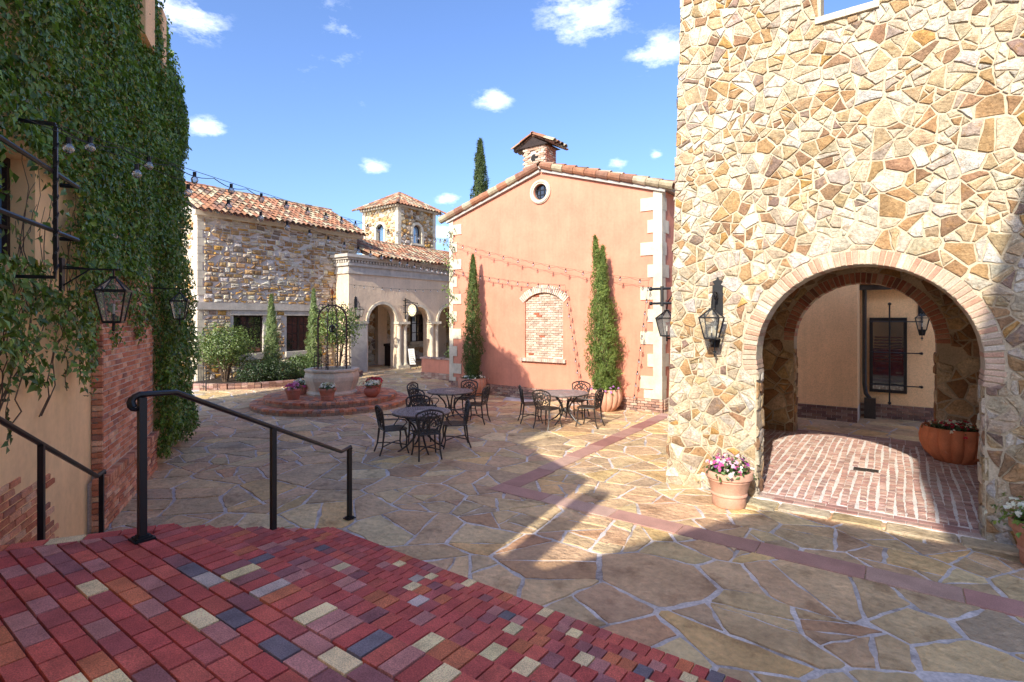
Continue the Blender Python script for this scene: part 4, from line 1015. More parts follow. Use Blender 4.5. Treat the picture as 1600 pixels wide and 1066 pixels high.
for z in (3.22, 3.70):
    b.tube([Wp(6.0, go, z), Wp(5.0, go, z), Wp(4.3, go, z)], .018, 6); b.tube([Wp(5.97, go, z), Wp(5.97, go - .12, z)], .02, 6)
p = [Wp(5.42, -.1, 4.08), Wp(5.42, go + .02, 4.08)] + [Wp(5.42, go + .022, 4.05 - i * .1) for i in range(12)] + [Wp(5.42, go + .02, 2.84), Wp(5.42, -.1, 2.84)]
b.tube(p, .019, 4)
for i in range(60):                                              # the twist of the bar
    a = i * .8; z = 3.95 - i * .018; b.tube([Wp(5.42 + .016 * math.cos(a), go + .022 + .016 * math.sin(a), z), Wp(5.42 + .016 * math.cos(a + .8), go + .022 + .016 * math.sin(a + .8), z - .018)], .008, 4)
part('window_grille', b, 'black_iron', iv)
for va, vb in ((9.36, 9.98), (10.55, 10.88)): b = MB(); b.fbox(Wp(0, -.119, 0), WX, WN, UZ, (va, vb), (0, .22), (6.72, 7.75)); part('window_surround', b, 'peach_stucco', iv)
# brick corner pier with a projecting course
PV0, PV1 = 7.77, 10.42
b = MB(); b.fbox(Wp(0, 0, 0), WX, WN, UZ, (PV0 + .01, PV1), (-.119, -.012), (0, 3.6)); b.fbox(Wp(0, 0, 0), WX, WN, UZ, (PV0 - .14, PV1 + .05), (-.118, .03), (0, .58)); part('brick_pier', b, 'brick_mortar', iv)
ORB = [(4, (0.567, 0.232, 0.123)), (3, (0.648, 0.304, 0.174)), (2, (0.486, 0.174, 0.094)), (1.5, (0.702, 0.406, 0.246)), (1, (0.378, 0.174, 0.116))]
ps = Pieces(iv, 'brick', 'brick', 'small_bricks', limit=298)
def wbrick(v0, v1, off, z, hh, th=.06, pal=ORB, tgt=None):
    vs, fs = brick_t(v1 - v0 - .006, hh - .004, th, .005, .004); o = Wp((v0 + v1) / 2, off - th / 2 + rng.uniform(-.003, .003), z + hh / 2)
    (tgt or ps).add([o + WX * v[0] + UZ * v[1] + WN * v[2] for v in vs], fs, vary(pick(pal, rng), .12, rng))
z = .012; i = 0
while z < 3.1:
    low = z < .54; off = .045 if low else 0.0; a0, a1 = (PV0 - .15, PV1 + .06) if low else (PV0, PV1); x = a0 - (i % 2) * .105
    if .56 < z < .64:
        x = PV0 - .15
        while x < PV1 + .05: wbrick(x, x + .058, .075, z - .02, .10, .12); x += .068
        z += .10; i += 1; continue
    while x < a1:
        l0, l1 = max(x, a0), min(x + .2, a1)
        if l1 - l0 > .04: wbrick(l0, l1, off, z, .058)
        x += .21
    z += .0695; i += 1
z = .02; i = 0
while z < .60:                                                    # the pier's return beside the yellow stucco
    vs, fs = brick_t(.10, .058, .05, .004, .003); o = Wp(PV0 - .15, -.02, z + .03); ps.add([o + WN * v[0] + UZ * v[1] - WX * v[2] for v in vs], fs, vary(pick(ORB, rng), .12, rng)); z += .0695; i += 1
while z < 3.1:
    vs, fs = brick_t(.11, .056, .05, .004, .003); o = Wp(PV0 + .001, -.06, z + .03); ps.add([o + WN * v[0] + UZ * v[1] - WX * v[2] for v in vs], fs, vary(pick(ORB, rng), .12, rng)); z += .0695
# bricks bared where the stucco has come away beside the steps
i = 0; z = .25
while z < 1.65:
    end = 6.55 - .25 * abs(z - .45) * 2.0 + rng.uniform(-.08, .12) if z < 1.05 else 5.25 - (z - 1.05) * .5 + rng.uniform(-.12, .18)
    if .95 < z < 1.12: end = 5.85 + rng.uniform(-.1, .1)
    x = 3.6 + (i % 2) * .1
    while x < end: wbrick(x, x + .2, -.105, z, .058, .035); x += .21
    z += .0695; i += 1
ps.finish()

# ------------------------------------------------------------------ the ivy
ivy = thing('climbing_ivy', tuple(Wp(11, .1, .2)), 'dense dark green climbing ivy covering the tall house wall on the left', 'ivy')
def prof_top(v):
    P_ = [(2.0, 4.95), (4.78, 4.95), (4.8, 5.95), (7.4, 6.95), (8.6, 7.9), (10.1, 8.2), (12.4, 7.15), (13.2, 6.5), (13.5, 6.3)]
    for (a, za), (c, zc) in zip(P_[:-1], P_[1:]):
        if a <= v <= c: return za + (zc - za) * (v - a) / max(c - a, 1e-6)
    return 5
def wob(v, k=1.0): return .10 * math.sin(v * 5.1 * k) + .07 * math.sin(v * 11.3 * k + 1) + .05 * math.sin(v * 23 * k)
def ivy_p(v, z):                                                  # how likely a leaf is here
    top = prof_top(min(max(v, 2.01), 13.45)) + .10 + .6 * wob(v, 2)
    end = 13.25 + .10 * math.sin(z * 3) + .06 * math.sin(z * 9)
    if z > top or v > end: return 0
    if WV0 - .15 < v < WV1 + .02 and WZa - .02 < z < WZb + .02: return .03
    if WV1 - .05 < v < 6.78 + .1 * math.sin(z * 7) and 2.80 < z < 3.86: return .05
    if z > 6.75 + .1 * math.sin(v * 9) and (9.28 < v < 10.06 or 10.48 < v < 10.95): return .03
    if v < PV0:
        lo = 2.02 + .10 * math.sin(v * 3.3 + 1) + 1.4 * wob(v)
        if v < 5.6: lo += .0
        if z < lo: return 0
        q = .5 if z < lo + .5 else .85
        if z < 2.95: q *= .62 + .3 * math.sin(v * 4 + z * 5)
        return q
    if v < 10.38:
        lo = 2.30 + 1.2 * wob(v)
        if z < lo: return 0
        return .35 + .3 * math.sin(v * 6 + z * 4) if z < 3.1 else 1.0
    lo = .22 + .5 * wob(v)
    return 0 if z < lo else 1.15
N_ = 140000; rr_ = random.Random(4); pos = []; nrm = []; siz = []; gold = []
for _ in range(N_):
    v = rr_.uniform(4.0, 13.3); z = rr_.uniform(.1, 8.5)
    q = ivy_p(v, z)
    if rr_.random() > q: continue
    thick = (.30 if v > 10.4 else .20) * (.55 + .45 * math.sin(v * 2.1 + z * 1.7) * math.sin(z * 2.6 - v))
    if z < 3 and v > 10.4: thick += .12
    off = -.06 + abs(thick) * rr_.random() ** .7 + .02
    if v > 13.05: off -= rr_.random() * 1.2
    p = Wp(v, off, z); pos.append(tuple(p))
    nn = WN * 1.0 + Vector((rr_.gauss(0, .55), rr_.gauss(0, .55), rr_.gauss(.35, .5))) + WX * (0.8 if v > 13.05 else 0); nrm.append(tuple(nn)); siz.append(rr_.choice((.04, .05, .062, .075, .095)) * rr_.uniform(.85, 1.15))
cols = greens(len(pos), (.045, .095, .014), (.21, .33, .062), .010)
leaves('leaves', pos, nrm, siz, cols, 'leaf', ivy, droop=.55, asp=.62)
b = MB(); rs = random.Random(9)
for k in range(46):                                              # woody stems and hanging strands
    v = rs.uniform(4.6, 10.2) if k < 34 else rs.uniform(4.5, 6.3); z = rs.uniform(1.95, 2.6) if k < 34 else 1.6; pts_ = [Wp(v, -.09, z)]
    for s in range(9): v += rs.uniform(-.10, .16); z += rs.uniform(.08, .22); pts_.append(Wp(v, -.08 + .06 * rs.random(), z))
    b.tube(pts_, [.006 * (1 - i / 14) for i in range(10)], 4)
part('stems', b, 'bark', ivy, kind='stuff')
# a few strands that hang clear over the stucco
pos = []; nrm = []; siz = []; b = MB()
for v0, z0, ln in ((6.75, 2.12, .42), (5.5, 1.98, .55), (5.05, 2.0, .75), (4.75, 2.0, .8), (7.1, 2.1, .2), (6.1, 2.02, .2)):
    pts_ = []; n_ = int(ln / .035)
    for i in range(n_):
        q = Wp(v0 + .03 * math.sin(i * .7), -.05, z0 - i * .035); pts_.append(q)
        pos.append(tuple(q)); nrm.append(tuple(WN + Vector((rs.gauss(0, .5), rs.gauss(0, .5), .3)))); siz.append(rs.uniform(.05, .085))
    b.tube(pts_, .004, 4)
leaves('hanging_leaves', pos, nrm, siz, greens(len(pos), (.025, .055, .012), (.06, .12, .03)), 'leaf', ivy, droop=.4, asp=.6)
part('hanging_stems', b, 'bark', ivy, kind='stuff')
# ------------------------------------------------------------------ handrails
def P3(px, py, d):                              # point at camera depth d
    x = (px - 800) / F * d; return Vector((x * CP - d * SP, x * SP + d * CP, H + (HOR - py) / F * d))
hr = thing('handrail', tuple(G(222, 843, 1.0)), 'black iron handrail with a scrolled end running down the middle of the brick steps', 'handrail')
p0 = G(222, 843, 1.0); p1 = G(546, 812, 0); t1 = P3(222, 619, 3.62); k1 = P3(274, 613, 3.84); k2 = P3(533, 706, 6.5); e2 = P3(548, 698, 6.68)
b = MB(); pm = P3(427, 668, 5.064)
b.tube([t1 + Vector((0, -.05, -.07)), t1 + Vector((-.015, -.055, -.03)), t1 + Vector((-.01, -.04, 0)), t1 + Vector((0, -.015, .012)), k1, k2, e2, e2 + Vector((.0, .005, -.03))], .021, 8); part('rail', b, 'black_iron', hr, True)
b = MB(); b.tube([t1 + Vector((0.012 * math.cos(a) - .012, -.035 + .035 * math.cos(a), -.045 + .045 * math.sin(a))) for a in [i * .6 for i in range(14)]], .015, 6); part('scroll', b, 'black_iron', hr, True)
for a, c in ((p0, Vector((p0.x, p0.y, t1.z - .01))), (Vector((pm.x, pm.y, .50)), Vector((pm.x, pm.y, pm.z - .005))), (Vector((p1.x, p1.y, 0)), Vector((p1.x, p1.y, e2.z - .02)))):
    b = MB(); r_ = .023; b.box(a.x - r_, a.x + r_, a.y - r_, a.y + r_, a.z, c.z); part('post', b, 'black_iron', hr)
for a, s in ((p0, .062), (p1 + Vector((0, 0, .016)), .055)):
    b = MB(); b.box(a.x - s, a.x + s, a.y - s, a.y + s, a.z, a.z + .012); b.box(a.x - s * .75, a.x + s * .75, a.y - s * .75, a.y + s * .75, a.z + .012, a.z + .024); b.box(a.x - s * .5, a.x + s * .5, a.y - s * .5, a.y + s * .5, a.z + .024, a.z + .034); part('base_plate', b, 'black_iron', hr)
wr = thing('wall_handrail', tuple(Wp(6.75, .22, 0)), 'black iron handrail beside the yellow wall, at the far left of the brick steps', 'handrail')
def onWp(px, py, off): v, z = onW(px, py, off); return Wp(v, off, z)
WRO = .22; q0 = onWp(-60, 622, WRO); q1 = onWp(0, 656, WRO); q2 = onWp(152, 744, WRO); q3 = onWp(163, 736, WRO)
b = MB(); b.tube([q0, q1, q2, q3, q3 + Vector((0, 0, -.03))], .021, 8); part('rail', b, 'black_iron', wr, True)
vz = onW(65, 694, WRO)
for v_, zt, z0 in ((vz[0], vz[1], .38), (onW(159, 740, WRO)[0], onW(159, 740, WRO)[1], 0.0)):
    b = MB(); b.fbox(Wp(v_, WRO, 0), WX, WN, UZ, (-.02, .02), (-.02, .02), (z0, zt)); part('post', b, 'black_iron', wr)

# ------------------------------------------------------------------ patio chairs and tables of cast metal
def make_chair():
    r = thing('patio_chair', (0, 0, 0), 'x', 'chair')
    for sx in (-1, 1):
        b = MB(); b.tube([(sx * .19, .19, .43), (sx * .20, .215, .30), (sx * .205, .205, .15), (sx * .225, .245, 0)], [.022, .018, .015, .016], 5); part('leg', b, 'bronze_iron', r, True)
        b = MB(); b.tube([(sx * .185, -.20, .44), (sx * .185, -.215, .30), (sx * .19, -.235, .15), (sx * .205, -.29, 0)], [.022, .018, .015, .016], 5); part('leg', b, 'bronze_iron', r, True)
        b = MB(); b.tube([(sx * .225, -.235, .66), (sx * .265, -.10, .665), (sx * .285, .06, .66), (sx * .285, .16, .635), (sx * .265, .20, .58), (sx * .245, .155, .53), (sx * .225, .09, .455)], .011, 5); part('armrest', b, 'bronze_iron', r, True)
    b = MB()
    for sx in (-1, 1): b.tube([(sx * .20, .205, .16), (sx * .09, .08, .175), (0, -.01, .18)], .013, 4); b.tube([(sx * .195, -.235, .16), (sx * .09, -.10, .175), (0, -.01, .18)], .013, 4)
    part('stretcher', b, 'bronze_iron', r, True)
    b = MB(); fr = [(-.20, -.20), (-.225, 0), (-.225, .16), (-.17, .225), (0, .24), (.17, .225), (.225, .16), (.225, 0), (.20, -.20), (0, -.205)]
    b.tube([(x, y, .445) for x, y in fr], .014, 5, closed=True)
    for i in range(-6, 7):
        for s in (1, -1):
            pts_ = [(i * .062 + s * t, t, .447 + .003 * s) for t in np.linspace(-.2, .23, 12)]; pts_ = [q for q in pts_ if abs(q[0]) < .215]
            if len(pts_) > 1: b.fbox(Vector(pts_[0]), Vector((s, 1, 0)).normalized(), Vector((-1, s, 0)).normalized(), UZ, (0, (Vector(pts_[-1]) - Vector(pts_[0])).length), (-.011, .011), (-.004, .004))
    part('seat', b, 'bronze_iron', r)
    b = MB(); B = lambda x, z: (x, -.20 - (z - .45) * .16 - .10 * (0.05 - x * x), z)
    out = [(-.18, .46), (-.205, .58), (-.235, .70), (-.245, .80), (-.215, .835), (-.13, .868), (0, .89), (.13, .868), (.215, .835), (.245, .80), (.235, .70), (.205, .58), (.18, .46)]
    b.tube([B(*q) for q in out], .019, 5)
    ctr = (0, .60)
    def arc(cx, cz, rx, rz, a0, a1, n=8): return [(cx + rx * math.cos(a0 + (a1 - a0) * i / n), cz + rz * math.sin(a0 + (a1 - a0) * i / n)) for i in range(n + 1)]
    b.tube([B(*q) for q in arc(0, .60, .205, .225, .10, math.pi - .10, 12)], .014, 4)
    b.tube([B(*q) for q in arc(0, .60, .125, .14, 0, math.pi, 9)], .013, 4)
    b.tube([B(*q) for q in arc(0, .725, .045, .045, 0, 2 * math.pi, 9)], .014, 4)
    for i in range(15):
        a = .15 + (math.pi - .3) * i / 14; c, s = math.cos(a), math.sin(a); b.tube([B(.205 * c, .60 + .225 * s), B(.235 * c, .60 + .275 * s)], .010, 4)
        if i % 2 == 0: b.tube([B(.125 * c, .60 + .14 * s), B(.20 * c, .60 + .22 * s)], .012, 4)
    for sx in (-1, 1):
        b.tube([B(sx * .02, .60), B(sx * .07, .66), B(sx * .11, .64), B(sx * .10, .58), B(sx * .06, .59)], .013, 4)
        b.tube([B(sx * .0, .50), B(sx * .06, .54), B(sx * .12, .53), B(sx * .15, .57), B(sx * .19, .60)], .014, 4)
        b.tube([B(sx * .17, .48), B(sx * .13, .51), B(sx * .06, .48), B(0, .50)], .013, 4)
        b.tube([B(sx * .20, .64), B(sx * .16, .67), B(sx * .15, .71), B(sx * .19, .72)], .012, 4)
    b.tube([B(-.19, .475), B(0, .485), B(.19, .475)], .011, 5); b.tube([B(0, .50), B(0, .74)], .013, 4)
    part('backrest', b, 'bronze_iron', r, True)
    return r
def make_table():
    r = thing('patio_table', (0, 0, 0), 'x', 'table')
    b = MB(); n = 48; rings = [(.55, .53), (.50, .485), (.415, .40), (.32, .305), (.225, .21), (.12, .0)]
    for ro, ri in rings:
        for i in range(n):
            a0, a1 = 2 * math.pi * i / n, 2 * math.pi * (i + 1) / n; V = []
            for z in (.715, .733):
                for rr, a in ((ro, a0), (ro, a1), (max(ri, .001), a1), (max(ri, .001), a0)): V.append((rr * math.cos(a), rr * math.sin(a), z))
            b.add(V, [(3, 2, 1, 0), (4, 5, 6, 7), (0, 1, 5, 4), (2, 3, 7, 6)])
    for ro, ri, m, tw in ((.53, .50, 96, .03), (.487, .413, 60, .055), (.487, .413, 60, -.055), (.402, .318, 48, .06), (.402, .318, 48, -.06), (.307, .223, 36, .07), (.307, .223, 36, -.07), (.212, .118, 24, .08), (.212, .118, 24, -.08)):
        for i in range(m):
            a = 2 * math.pi * i / m; p = Vector((ri * math.cos(a - tw), ri * math.sin(a - tw), .722)); q = Vector((ro * math.cos(a + tw), ro * math.sin(a + tw), .722)); u = (q - p).normalized()
            b.fbox(p, u, Vector((-u.y, u.x, 0)), UZ, (0, (q - p).length), (-.0065, .0065), (-.006, .008 + .0004 * (tw > 0)))
    part('tabletop', b, 'table_metal_sheen', r)
    b = MB(); b.tube([(.545 * math.cos(i * math.pi / 24), .545 * math.sin(i * math.pi / 24), .70) for i in range(48)], .012, 5, closed=True); part('apron', b, 'bronze_iron', r, True)
    for i in range(4):
        a = math.pi / 4 + i * math.pi / 2; c, s = math.cos(a), math.sin(a)
        b = MB(); b.tube([(c * q, s * q, z) for q, z in ((.40, .70), (.30, .62), (.16, .48), (.10, .36), (.14, .24), (.28, .10), (.42, .02), (.46, .0))], [.016, .018, .02, .022, .02, .018, .018, .014], 6); part('leg', b, 'bronze_iron', r, True)
    b = MB(); b.tube([(.13 * math.cos(i * math.pi / 8), .13 * math.sin(i * math.pi / 8), .30) for i in range(16)], .012, 5, closed=True); b.lathe([(.01, .24), (.05, .28), (.05, .33), (.015, .38)], n=10); part('collar', b, 'bronze_iron', r, True)
    return r
def CW(x, d): return Vector((x * CP - d * SP, x * SP + d * CP, .014))       # camera ground coordinates -> world
tab = make_table(); chair = make_chair(); index_kids()
T1, T2, T3 = CW(-1.73, 10.15), CW(-1.52, 13.05), CW(1.28, 12.75)
tl = ['black cast metal patio table nearest the brick steps, with four chairs round it', 'black cast metal patio table right behind the nearest one, close to the left potted cypress', 'black cast metal patio table on the right before the right-hand potted cypress']
for i, t in enumerate((T1, T2, T3)):
    o = tab if i == 0 else clone(tab, t, 0); o.location = t; o.rotation_euler = (0, 0, .3 + i); tag(o, tl[i], 'table', 'cast metal patio tables')
ch_spots = [
 (-2.24, 9.95, T1, .12, 'patio chair left of the nearest table, seen from its side'),
 (-1.54, 9.60, T1, .05, 'patio chair at the nearest table with its back turned to the steps'),
 (-1.12, 10.42, T1, -.2, 'patio chair at the right of the nearest table, seen edge-on'),
 (-1.92, 10.95, T1, .0, 'patio chair on the far side of the nearest table, facing the steps'),
 (-2.05, 12.45, T2, .1, 'patio chair at the front left of the table behind, back to the steps'),
 (-2.28, 13.35, T2, .0, 'patio chair furthest left, at the table nearest the well'),
 (-1.22, 13.75, T2, .0, 'patio chair behind the middle table, before the left potted cypress'),
 (-.86, 12.78, T2, .1, 'patio chair at the right of the middle table, facing left'),
 (.46, 12.85, T3, .25, 'patio chair at the far left of the right-hand table'),
 (.82, 12.18, T3, .0, 'patio chair at the front of the right-hand table, back to the steps'),
 (1.66, 13.45, T3, .0, 'patio chair behind the right-hand table, facing the steps in the sun'),
 (1.80, 12.35, T3, .1, 'patio chair at the right of the right-hand table, beside the big ribbed pot'),
]
for i, (x, d, t, tw, lb) in enumerate(ch_spots):
    p = CW(x, d); v = t - p; rz = math.atan2(v.y, v.x) - math.pi / 2 + tw
    o = chair if i == 0 else clone(chair, p, rz); o.location = p; o.rotation_euler = (0, 0, rz); tag(o, 'black ' + lb, 'chair', 'cast metal patio chairs')

# ------------------------------------------------------------------ pots
def pot(name, c, r, h, label, style='flower', col=(.44, .19, .11), group=None):
    t = thing(name, tuple(c), label, 'pot', group); b = MB()
    if style == 'flower': pr = [(r * .66, 0), (r * .70, h * .03), (r * .72, h * .30), (r * .78, h * .33), (r * .78, h * .37), (r * .75, h * .40), (r * .88, h * .72), (r * .92, h * .75), (r * .90, h * .78), (r, h * .82), (r * 1.02, h * .96), (r, h), (r * .90, h), (r * .87, h * .90)]; mod = None; n = 32
    elif style == 'plain': pr = [(r * .66, 0), (r * .68, h * .04), (r * .88, h * .74), (r * .92, h * .76), (r, h * .80), (r * 1.0, h * .97), (r * .97, h), (r * .86, h), (r * .84, h * .88)]; mod = None; n = 24
    elif style == 'urn': pr = [(r * .55, 0), (r * .62, h * .05), (r * .92, h * .30), (r, h * .50), (r * .92, h * .70), (r * .70, h * .82), (r * .68, h * .87), (r * .82, h * .93), (r * .84, h), (r * .72, h), (r * .66, h * .9)]; mod = None; n = 28
    else: pr = [(r * .52, 0), (r * .60, h * .04), (r * .86, h * .26), (r * .98, h * .52), (r, h * .72), (r * .95, h * .93), (r * .93, h), (r * .86, h), (r * .84, h * .9)]; n = 96; mod = lambda a, i: 1 - .05 * abs(math.sin(a * 7)) ** .6 * (1 if i < 6 else .3) + .05
    if mod and style == 'ribbed': mod = lambda a, i, q=8: 1 + (.10 * (abs(math.cos(a * q)) ** .45 - .75) if 0 < i < 6 else 0)
    b.lathe(pr, (0, 0, 0), n, mod=mod, cap=False); b.lathe([(pr[0][0], 0), (.001, 0.001)], n=n, cap=False)
    o = part('vessel', MB().add([(v[0] + c[0], v[1] + c[1], v[2] + c[2]) for v in b.v], b.f), 'terracotta', t, True, color=col)
    if style == 'urn':
        for s in (-1, 1): hb = MB(); hb.tube([(c[0] + s * r * .72, c[1], c[2] + h * .86), (c[0] + s * r * 1.04, c[1], c[2] + h * .84), (c[0] + s * r * 1.06, c[1], c[2] + h * .66), (c[0] + s * r * .95, c[1], c[2] + h * .6)], .014, 6); part('handle', hb, 'terracotta', t, True, color=col)
    b = MB(); b.lathe([(pr[-1][0] * .99, h * .9 + .001), (.001, h * .93)], tuple(c), 16, cap=False); part('soil', b, 'soil', t); return t
def flowers(name, c, r, hgt, label, nf, fcols, nl=260, lc=((.035, .075, .018), (.10, .17, .045)), fs=.045, spill=.2, shrink=.7, cat='flowers'):
    t = thing(name, tuple(c), label, cat); pos = NR.normal(size=(nl, 3)) * np.array((.45, .45, .3)) * np.array((r, r, hgt)); kk = np.minimum(1, 1.08 * r / (np.hypot(pos[:, 0], pos[:, 1]) + 1e-6)); pos[:, :2] *= kk[:, None]; pos[:, 2] = np.abs(pos[:, 2]) * 1.2
    rad = np.hypot(pos[:, 0], pos[:, 1]); pos[:, 2] -= np.maximum(rad - r * .9, 0) * spill * 2; nr_ = pos / r + NR.normal(size=(nl, 3)) * .4 + (0, 0, .7)
    leaves('foliage', pos + np.array(c), nr_, NR.uniform(.04, .075, nl), greens(nl, *lc), 'leaf', t, droop=-.1, asp=.6)
    q = NR.normal(size=(nf, 3)) * np.array((.48, .48, .25)) * np.array((r, r, hgt)); rad = np.hypot(q[:, 0], q[:, 1]); q[:, 2] = hgt * (.55 + .5 * NR.random(nf)) - rad * .25 * hgt / r - np.maximum(rad - r * .9, 0) * spill * 2
    P_, N_, C_ = [], [], []
    for i in range(nf):
        col = fcols[NR.integers(len(fcols))]; n0 = np.array((q[i, 0] / r, q[i, 1] / r, .8)) + NR.normal(size=3) * .35 + np.array((0, -.4, 0))
        for k in range(5): P_.append(q[i]); N_.append(n0 + NR.normal(size=3) * .12); C_.append(np.array(col) * NR.uniform(.85, 1.1))
    leaves('blossoms', np.array(P_) + np.array(c), np.array(N_), fs, np.array(C_), 'petal', t, droop=0, asp=.95, fold=.1)
    return t
PINKS = [(.62, .10, .30), (.70, .25, .45), (.74, .45, .58), (.35, .08, .35)]; WHITES = [(.78, .78, .72), (.74, .74, .66)]; REDS = [(.55, .03, .05), (.48, .04, .08)]; MAG = [(.60, .05, .25), (.66, .12, .34), (.70, .3, .5)]
c = Vector((-1.84, 7.47, .014)); pot('flower_pot', c, .30, .47, 'pale terracotta pot with a moulded band at the left foot of the stone archway', 'flower', (.60, .34, .235))
flowers('petunias', c + Vector((0, 0, .42)), .33, .24, 'pink, mauve and white petunias in the pot by the archway', 95, PINKS + WHITES + [(.70, .55, .62)], 420, fs=.036)
c = Vector((1.20, 7.46, .014)); pot('flower_pot', c, .28, .44, 'terracotta pot cut off by the right edge beside the stone tower', 'flower', (.52, .24, .15))
flowers('white_flowers', c + Vector((-.05, 0, .40)), .32, .26, 'white flowers with lime leaves in the pot at the right edge', 90, WHITES, 380, ((.08, .16, .03), (.22, .30, .05)), .036)
c = Vector((.80, 12.0, .03)); pot('ribbed_pot', c, .50, .60, 'big orange ribbed terracotta pot in the shade inside the archway', 'ribbed', (.52, .17, .075))
flowers('red_flowers', c + Vector((0, 0, .56)), .42, .14, 'small red and white flowers in the ribbed pot inside the archway', 60, REDS + WHITES, 320, ((.03, .05, .015), (.08, .12, .03)), .035)
CY1 = onY(738, 600, 13.25); CY1.z = .014; CY2 = onY(945, 630, 13.2); CY2.z = .014
pot('ribbed_pot', CY1, .46, .58, 'terracotta ribbed pot in shade holding the left cypress', 'ribbed', (.56, .27, .17)); pot('ribbed_pot', CY2, .46, .60, 'sunlit pale terracotta ribbed pot holding the right cypress', 'ribbed', (.60, .32, .21))
flowers('white_flowers', CY1 + Vector((0, 0, .55)), .40, .13, 'white flowers at the foot of the left potted cypress', 50, WHITES, 300)
flowers('mixed_flowers', CY2 + Vector((0, 0, .57)), .44, .16, 'purple flowers and lime leaves at the foot of the right potted cypress', 30, [(.35, .12, .45), (.5, .2, .5)], 380, ((.07, .13, .03), (.22, .28, .05)), .04, .35)

# ------------------------------------------------------------------ cypresses and shrubs
def cypress(c, h, r, n, label, lc=((.05, .085, .02), (.17, .22, .055)), lean=0.0, tops=1, z0=.0, prof=None, name='cypress', size=(.07, .13)):
    t = thing(name, tuple(c), label, 'cypress'); b = MB(); b.tube([tuple(c), (c[0], c[1], c[2] + h * .5), (c[0] + lean * .6, c[1], c[2] + h * .93)], [r * .16, r * .09, .008], 6); part('trunk', b, 'bark', t, True)
    u = NR.random(n * 2) ** 1.25; f = prof or (lambda q: np.minimum(1, .55 + 1.9 * q) * (1 - q) ** .62 * 1.15)
    a = NR.uniform(0, 2 * math.pi, n * 2); lump = 1 + .22 * np.sin(a * 3 + u * 23) + .16 * np.sin(a * 5 - u * 41) + .1 * np.sin(u * 67 + a)
    rad = r * f(u) * lump * NR.uniform(.35, 1.0, n * 2) ** .5
    tp = NR.integers(0, tops, n * 2) if tops > 1 else np.zeros(n * 2); ox = lean * u + (tp - (tops - 1) / 2) * r * .5 * np.clip(u - .5, 0, 1) * 2; rad = np.where(u > .6, rad * (1 if tops == 1 else .75), rad)
    uu = np.where(tp > 0, u * .93, u)
    pos = np.stack([c[0] + ox + rad * np.cos(a), c[1] + rad * np.sin(a), c[2] + z0 + (h - z0) * uu], 1); nr_ = np.stack([np.cos(a), np.sin(a), np.full_like(a, .3)], 1) + NR.normal(size=(n * 2, 3)) * .55
    leaves('crown', pos, nr_, NR.uniform(*size, n * 2), greens(n * 2, *lc), 'needle', t, droop=.55, asp=.42, fold=.3, kind=None, blade=True); return t
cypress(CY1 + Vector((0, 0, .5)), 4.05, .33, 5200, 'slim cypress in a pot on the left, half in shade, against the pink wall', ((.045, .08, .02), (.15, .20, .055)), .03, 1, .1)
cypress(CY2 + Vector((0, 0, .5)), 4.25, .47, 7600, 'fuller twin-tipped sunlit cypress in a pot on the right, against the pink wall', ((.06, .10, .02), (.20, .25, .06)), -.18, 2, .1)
cypress(Vector((-19.1, 23.2, 0)), 12.6, .85, 9000, 'tall dark cypress rising behind the roof of the pink house', ((.03, .05, .015), (.09, .12, .035)), 0, 1, 2.0, name='cypress', size=(.14, .26))
def shrub(name, c, rx, rz, n, label, lc, zc, size=(.06, .11), stems=6, cat='shrub', asp=.55, hole=.0):
    t = thing(name, tuple(c), label, cat); d = NR.normal(size=(n, 3)); d /= np.linalg.norm(d, axis=1)[:, None]
    lump = 1 + .22 * np.sin(d[:, 0] * 7 + d[:, 2] * 5) * np.sin(d[:, 1] * 6 + 1) + .14 * np.sin(d[:, 0] * 15 + d[:, 1] * 13 + d[:, 2] * 11)
    rad = NR.uniform(.30, 1, n) ** .55 * lump; pos = d * rad[:, None] * np.array((rx, rx, rz)) + np.array((c[0], c[1], c[2] + zc))
    keep = pos[:, 2] > c[2] + .04; pos, d = pos[keep], d[keep]; m = len(pos)
    leaves('crown', pos, d + NR.normal(size=(m, 3)) * .6 + (0, 0, .3), NR.uniform(*size, m), greens(m, *lc), 'leaf', t, droop=.2, asp=asp, kind=None)
    b = MB()
    for k in range(stems):
        a = k * 2.4; b.tube([(c[0] + .06 * math.cos(a), c[1] + .06 * math.sin(a), c[2]), (c[0] + rx * .25 * math.cos(a), c[1] + rx * .25 * math.sin(a), c[2] + zc * .6), (c[0] + rx * .55 * math.cos(a), c[1] + rx * .55 * math.sin(a), c[2] + zc + rz * .4)], [.028, .02, .008], 5)
    if stems: part('trunk', b, 'bark', t, True)
    return t
bed = thing('planting_bed', (-19.8, 11, 0), 'raised planting bed with a brown curved brick curb along the stone house', 'planter')
cp = [(-21.3, 8.55), (-20.2, 8.62), (-19.2, 9.3), (-18.65, 10.2), (-18.4, 11.4), (-18.35, 12.8), (-18.7, 14.2), (-19.4, 15.2)]
b = MB(); b.prism([[(-21.42, 8.6)] + cp[1:] + [(-20.55, 15.3), (-21.42, 15.3)]], (0, 0, .16), UX, UY, UZ, .155); part('soil', b, 'soil', bed)
ps = Pieces(bed, 'curb_brick', 'brick', 'curb_bricks', minpx=5)
for i in range(len(cp) - 1):
    a, c_ = Vector((*cp[i], 0)), Vector((*cp[i + 1], 0)); L = (c_ - a).length; u = (c_ - a) / L; n_ = Vector((u.y, -u.x, 0)); k = max(1, int(L / .21))
    for j in range(k):
        for zz in (.035, .11, .185): vs, fs = brick_t(L / k - .01, .2, .068, .006, .004); o = a + u * (L * (j + .5) / k) + UZ * zz; ps.add([o + u * v[0] + n_ * v[1] + UZ * v[2] for v in vs], fs, vary(pick(DB + [(2, (.33, .20, .17))], rng), .12, rng))
ps.finish()
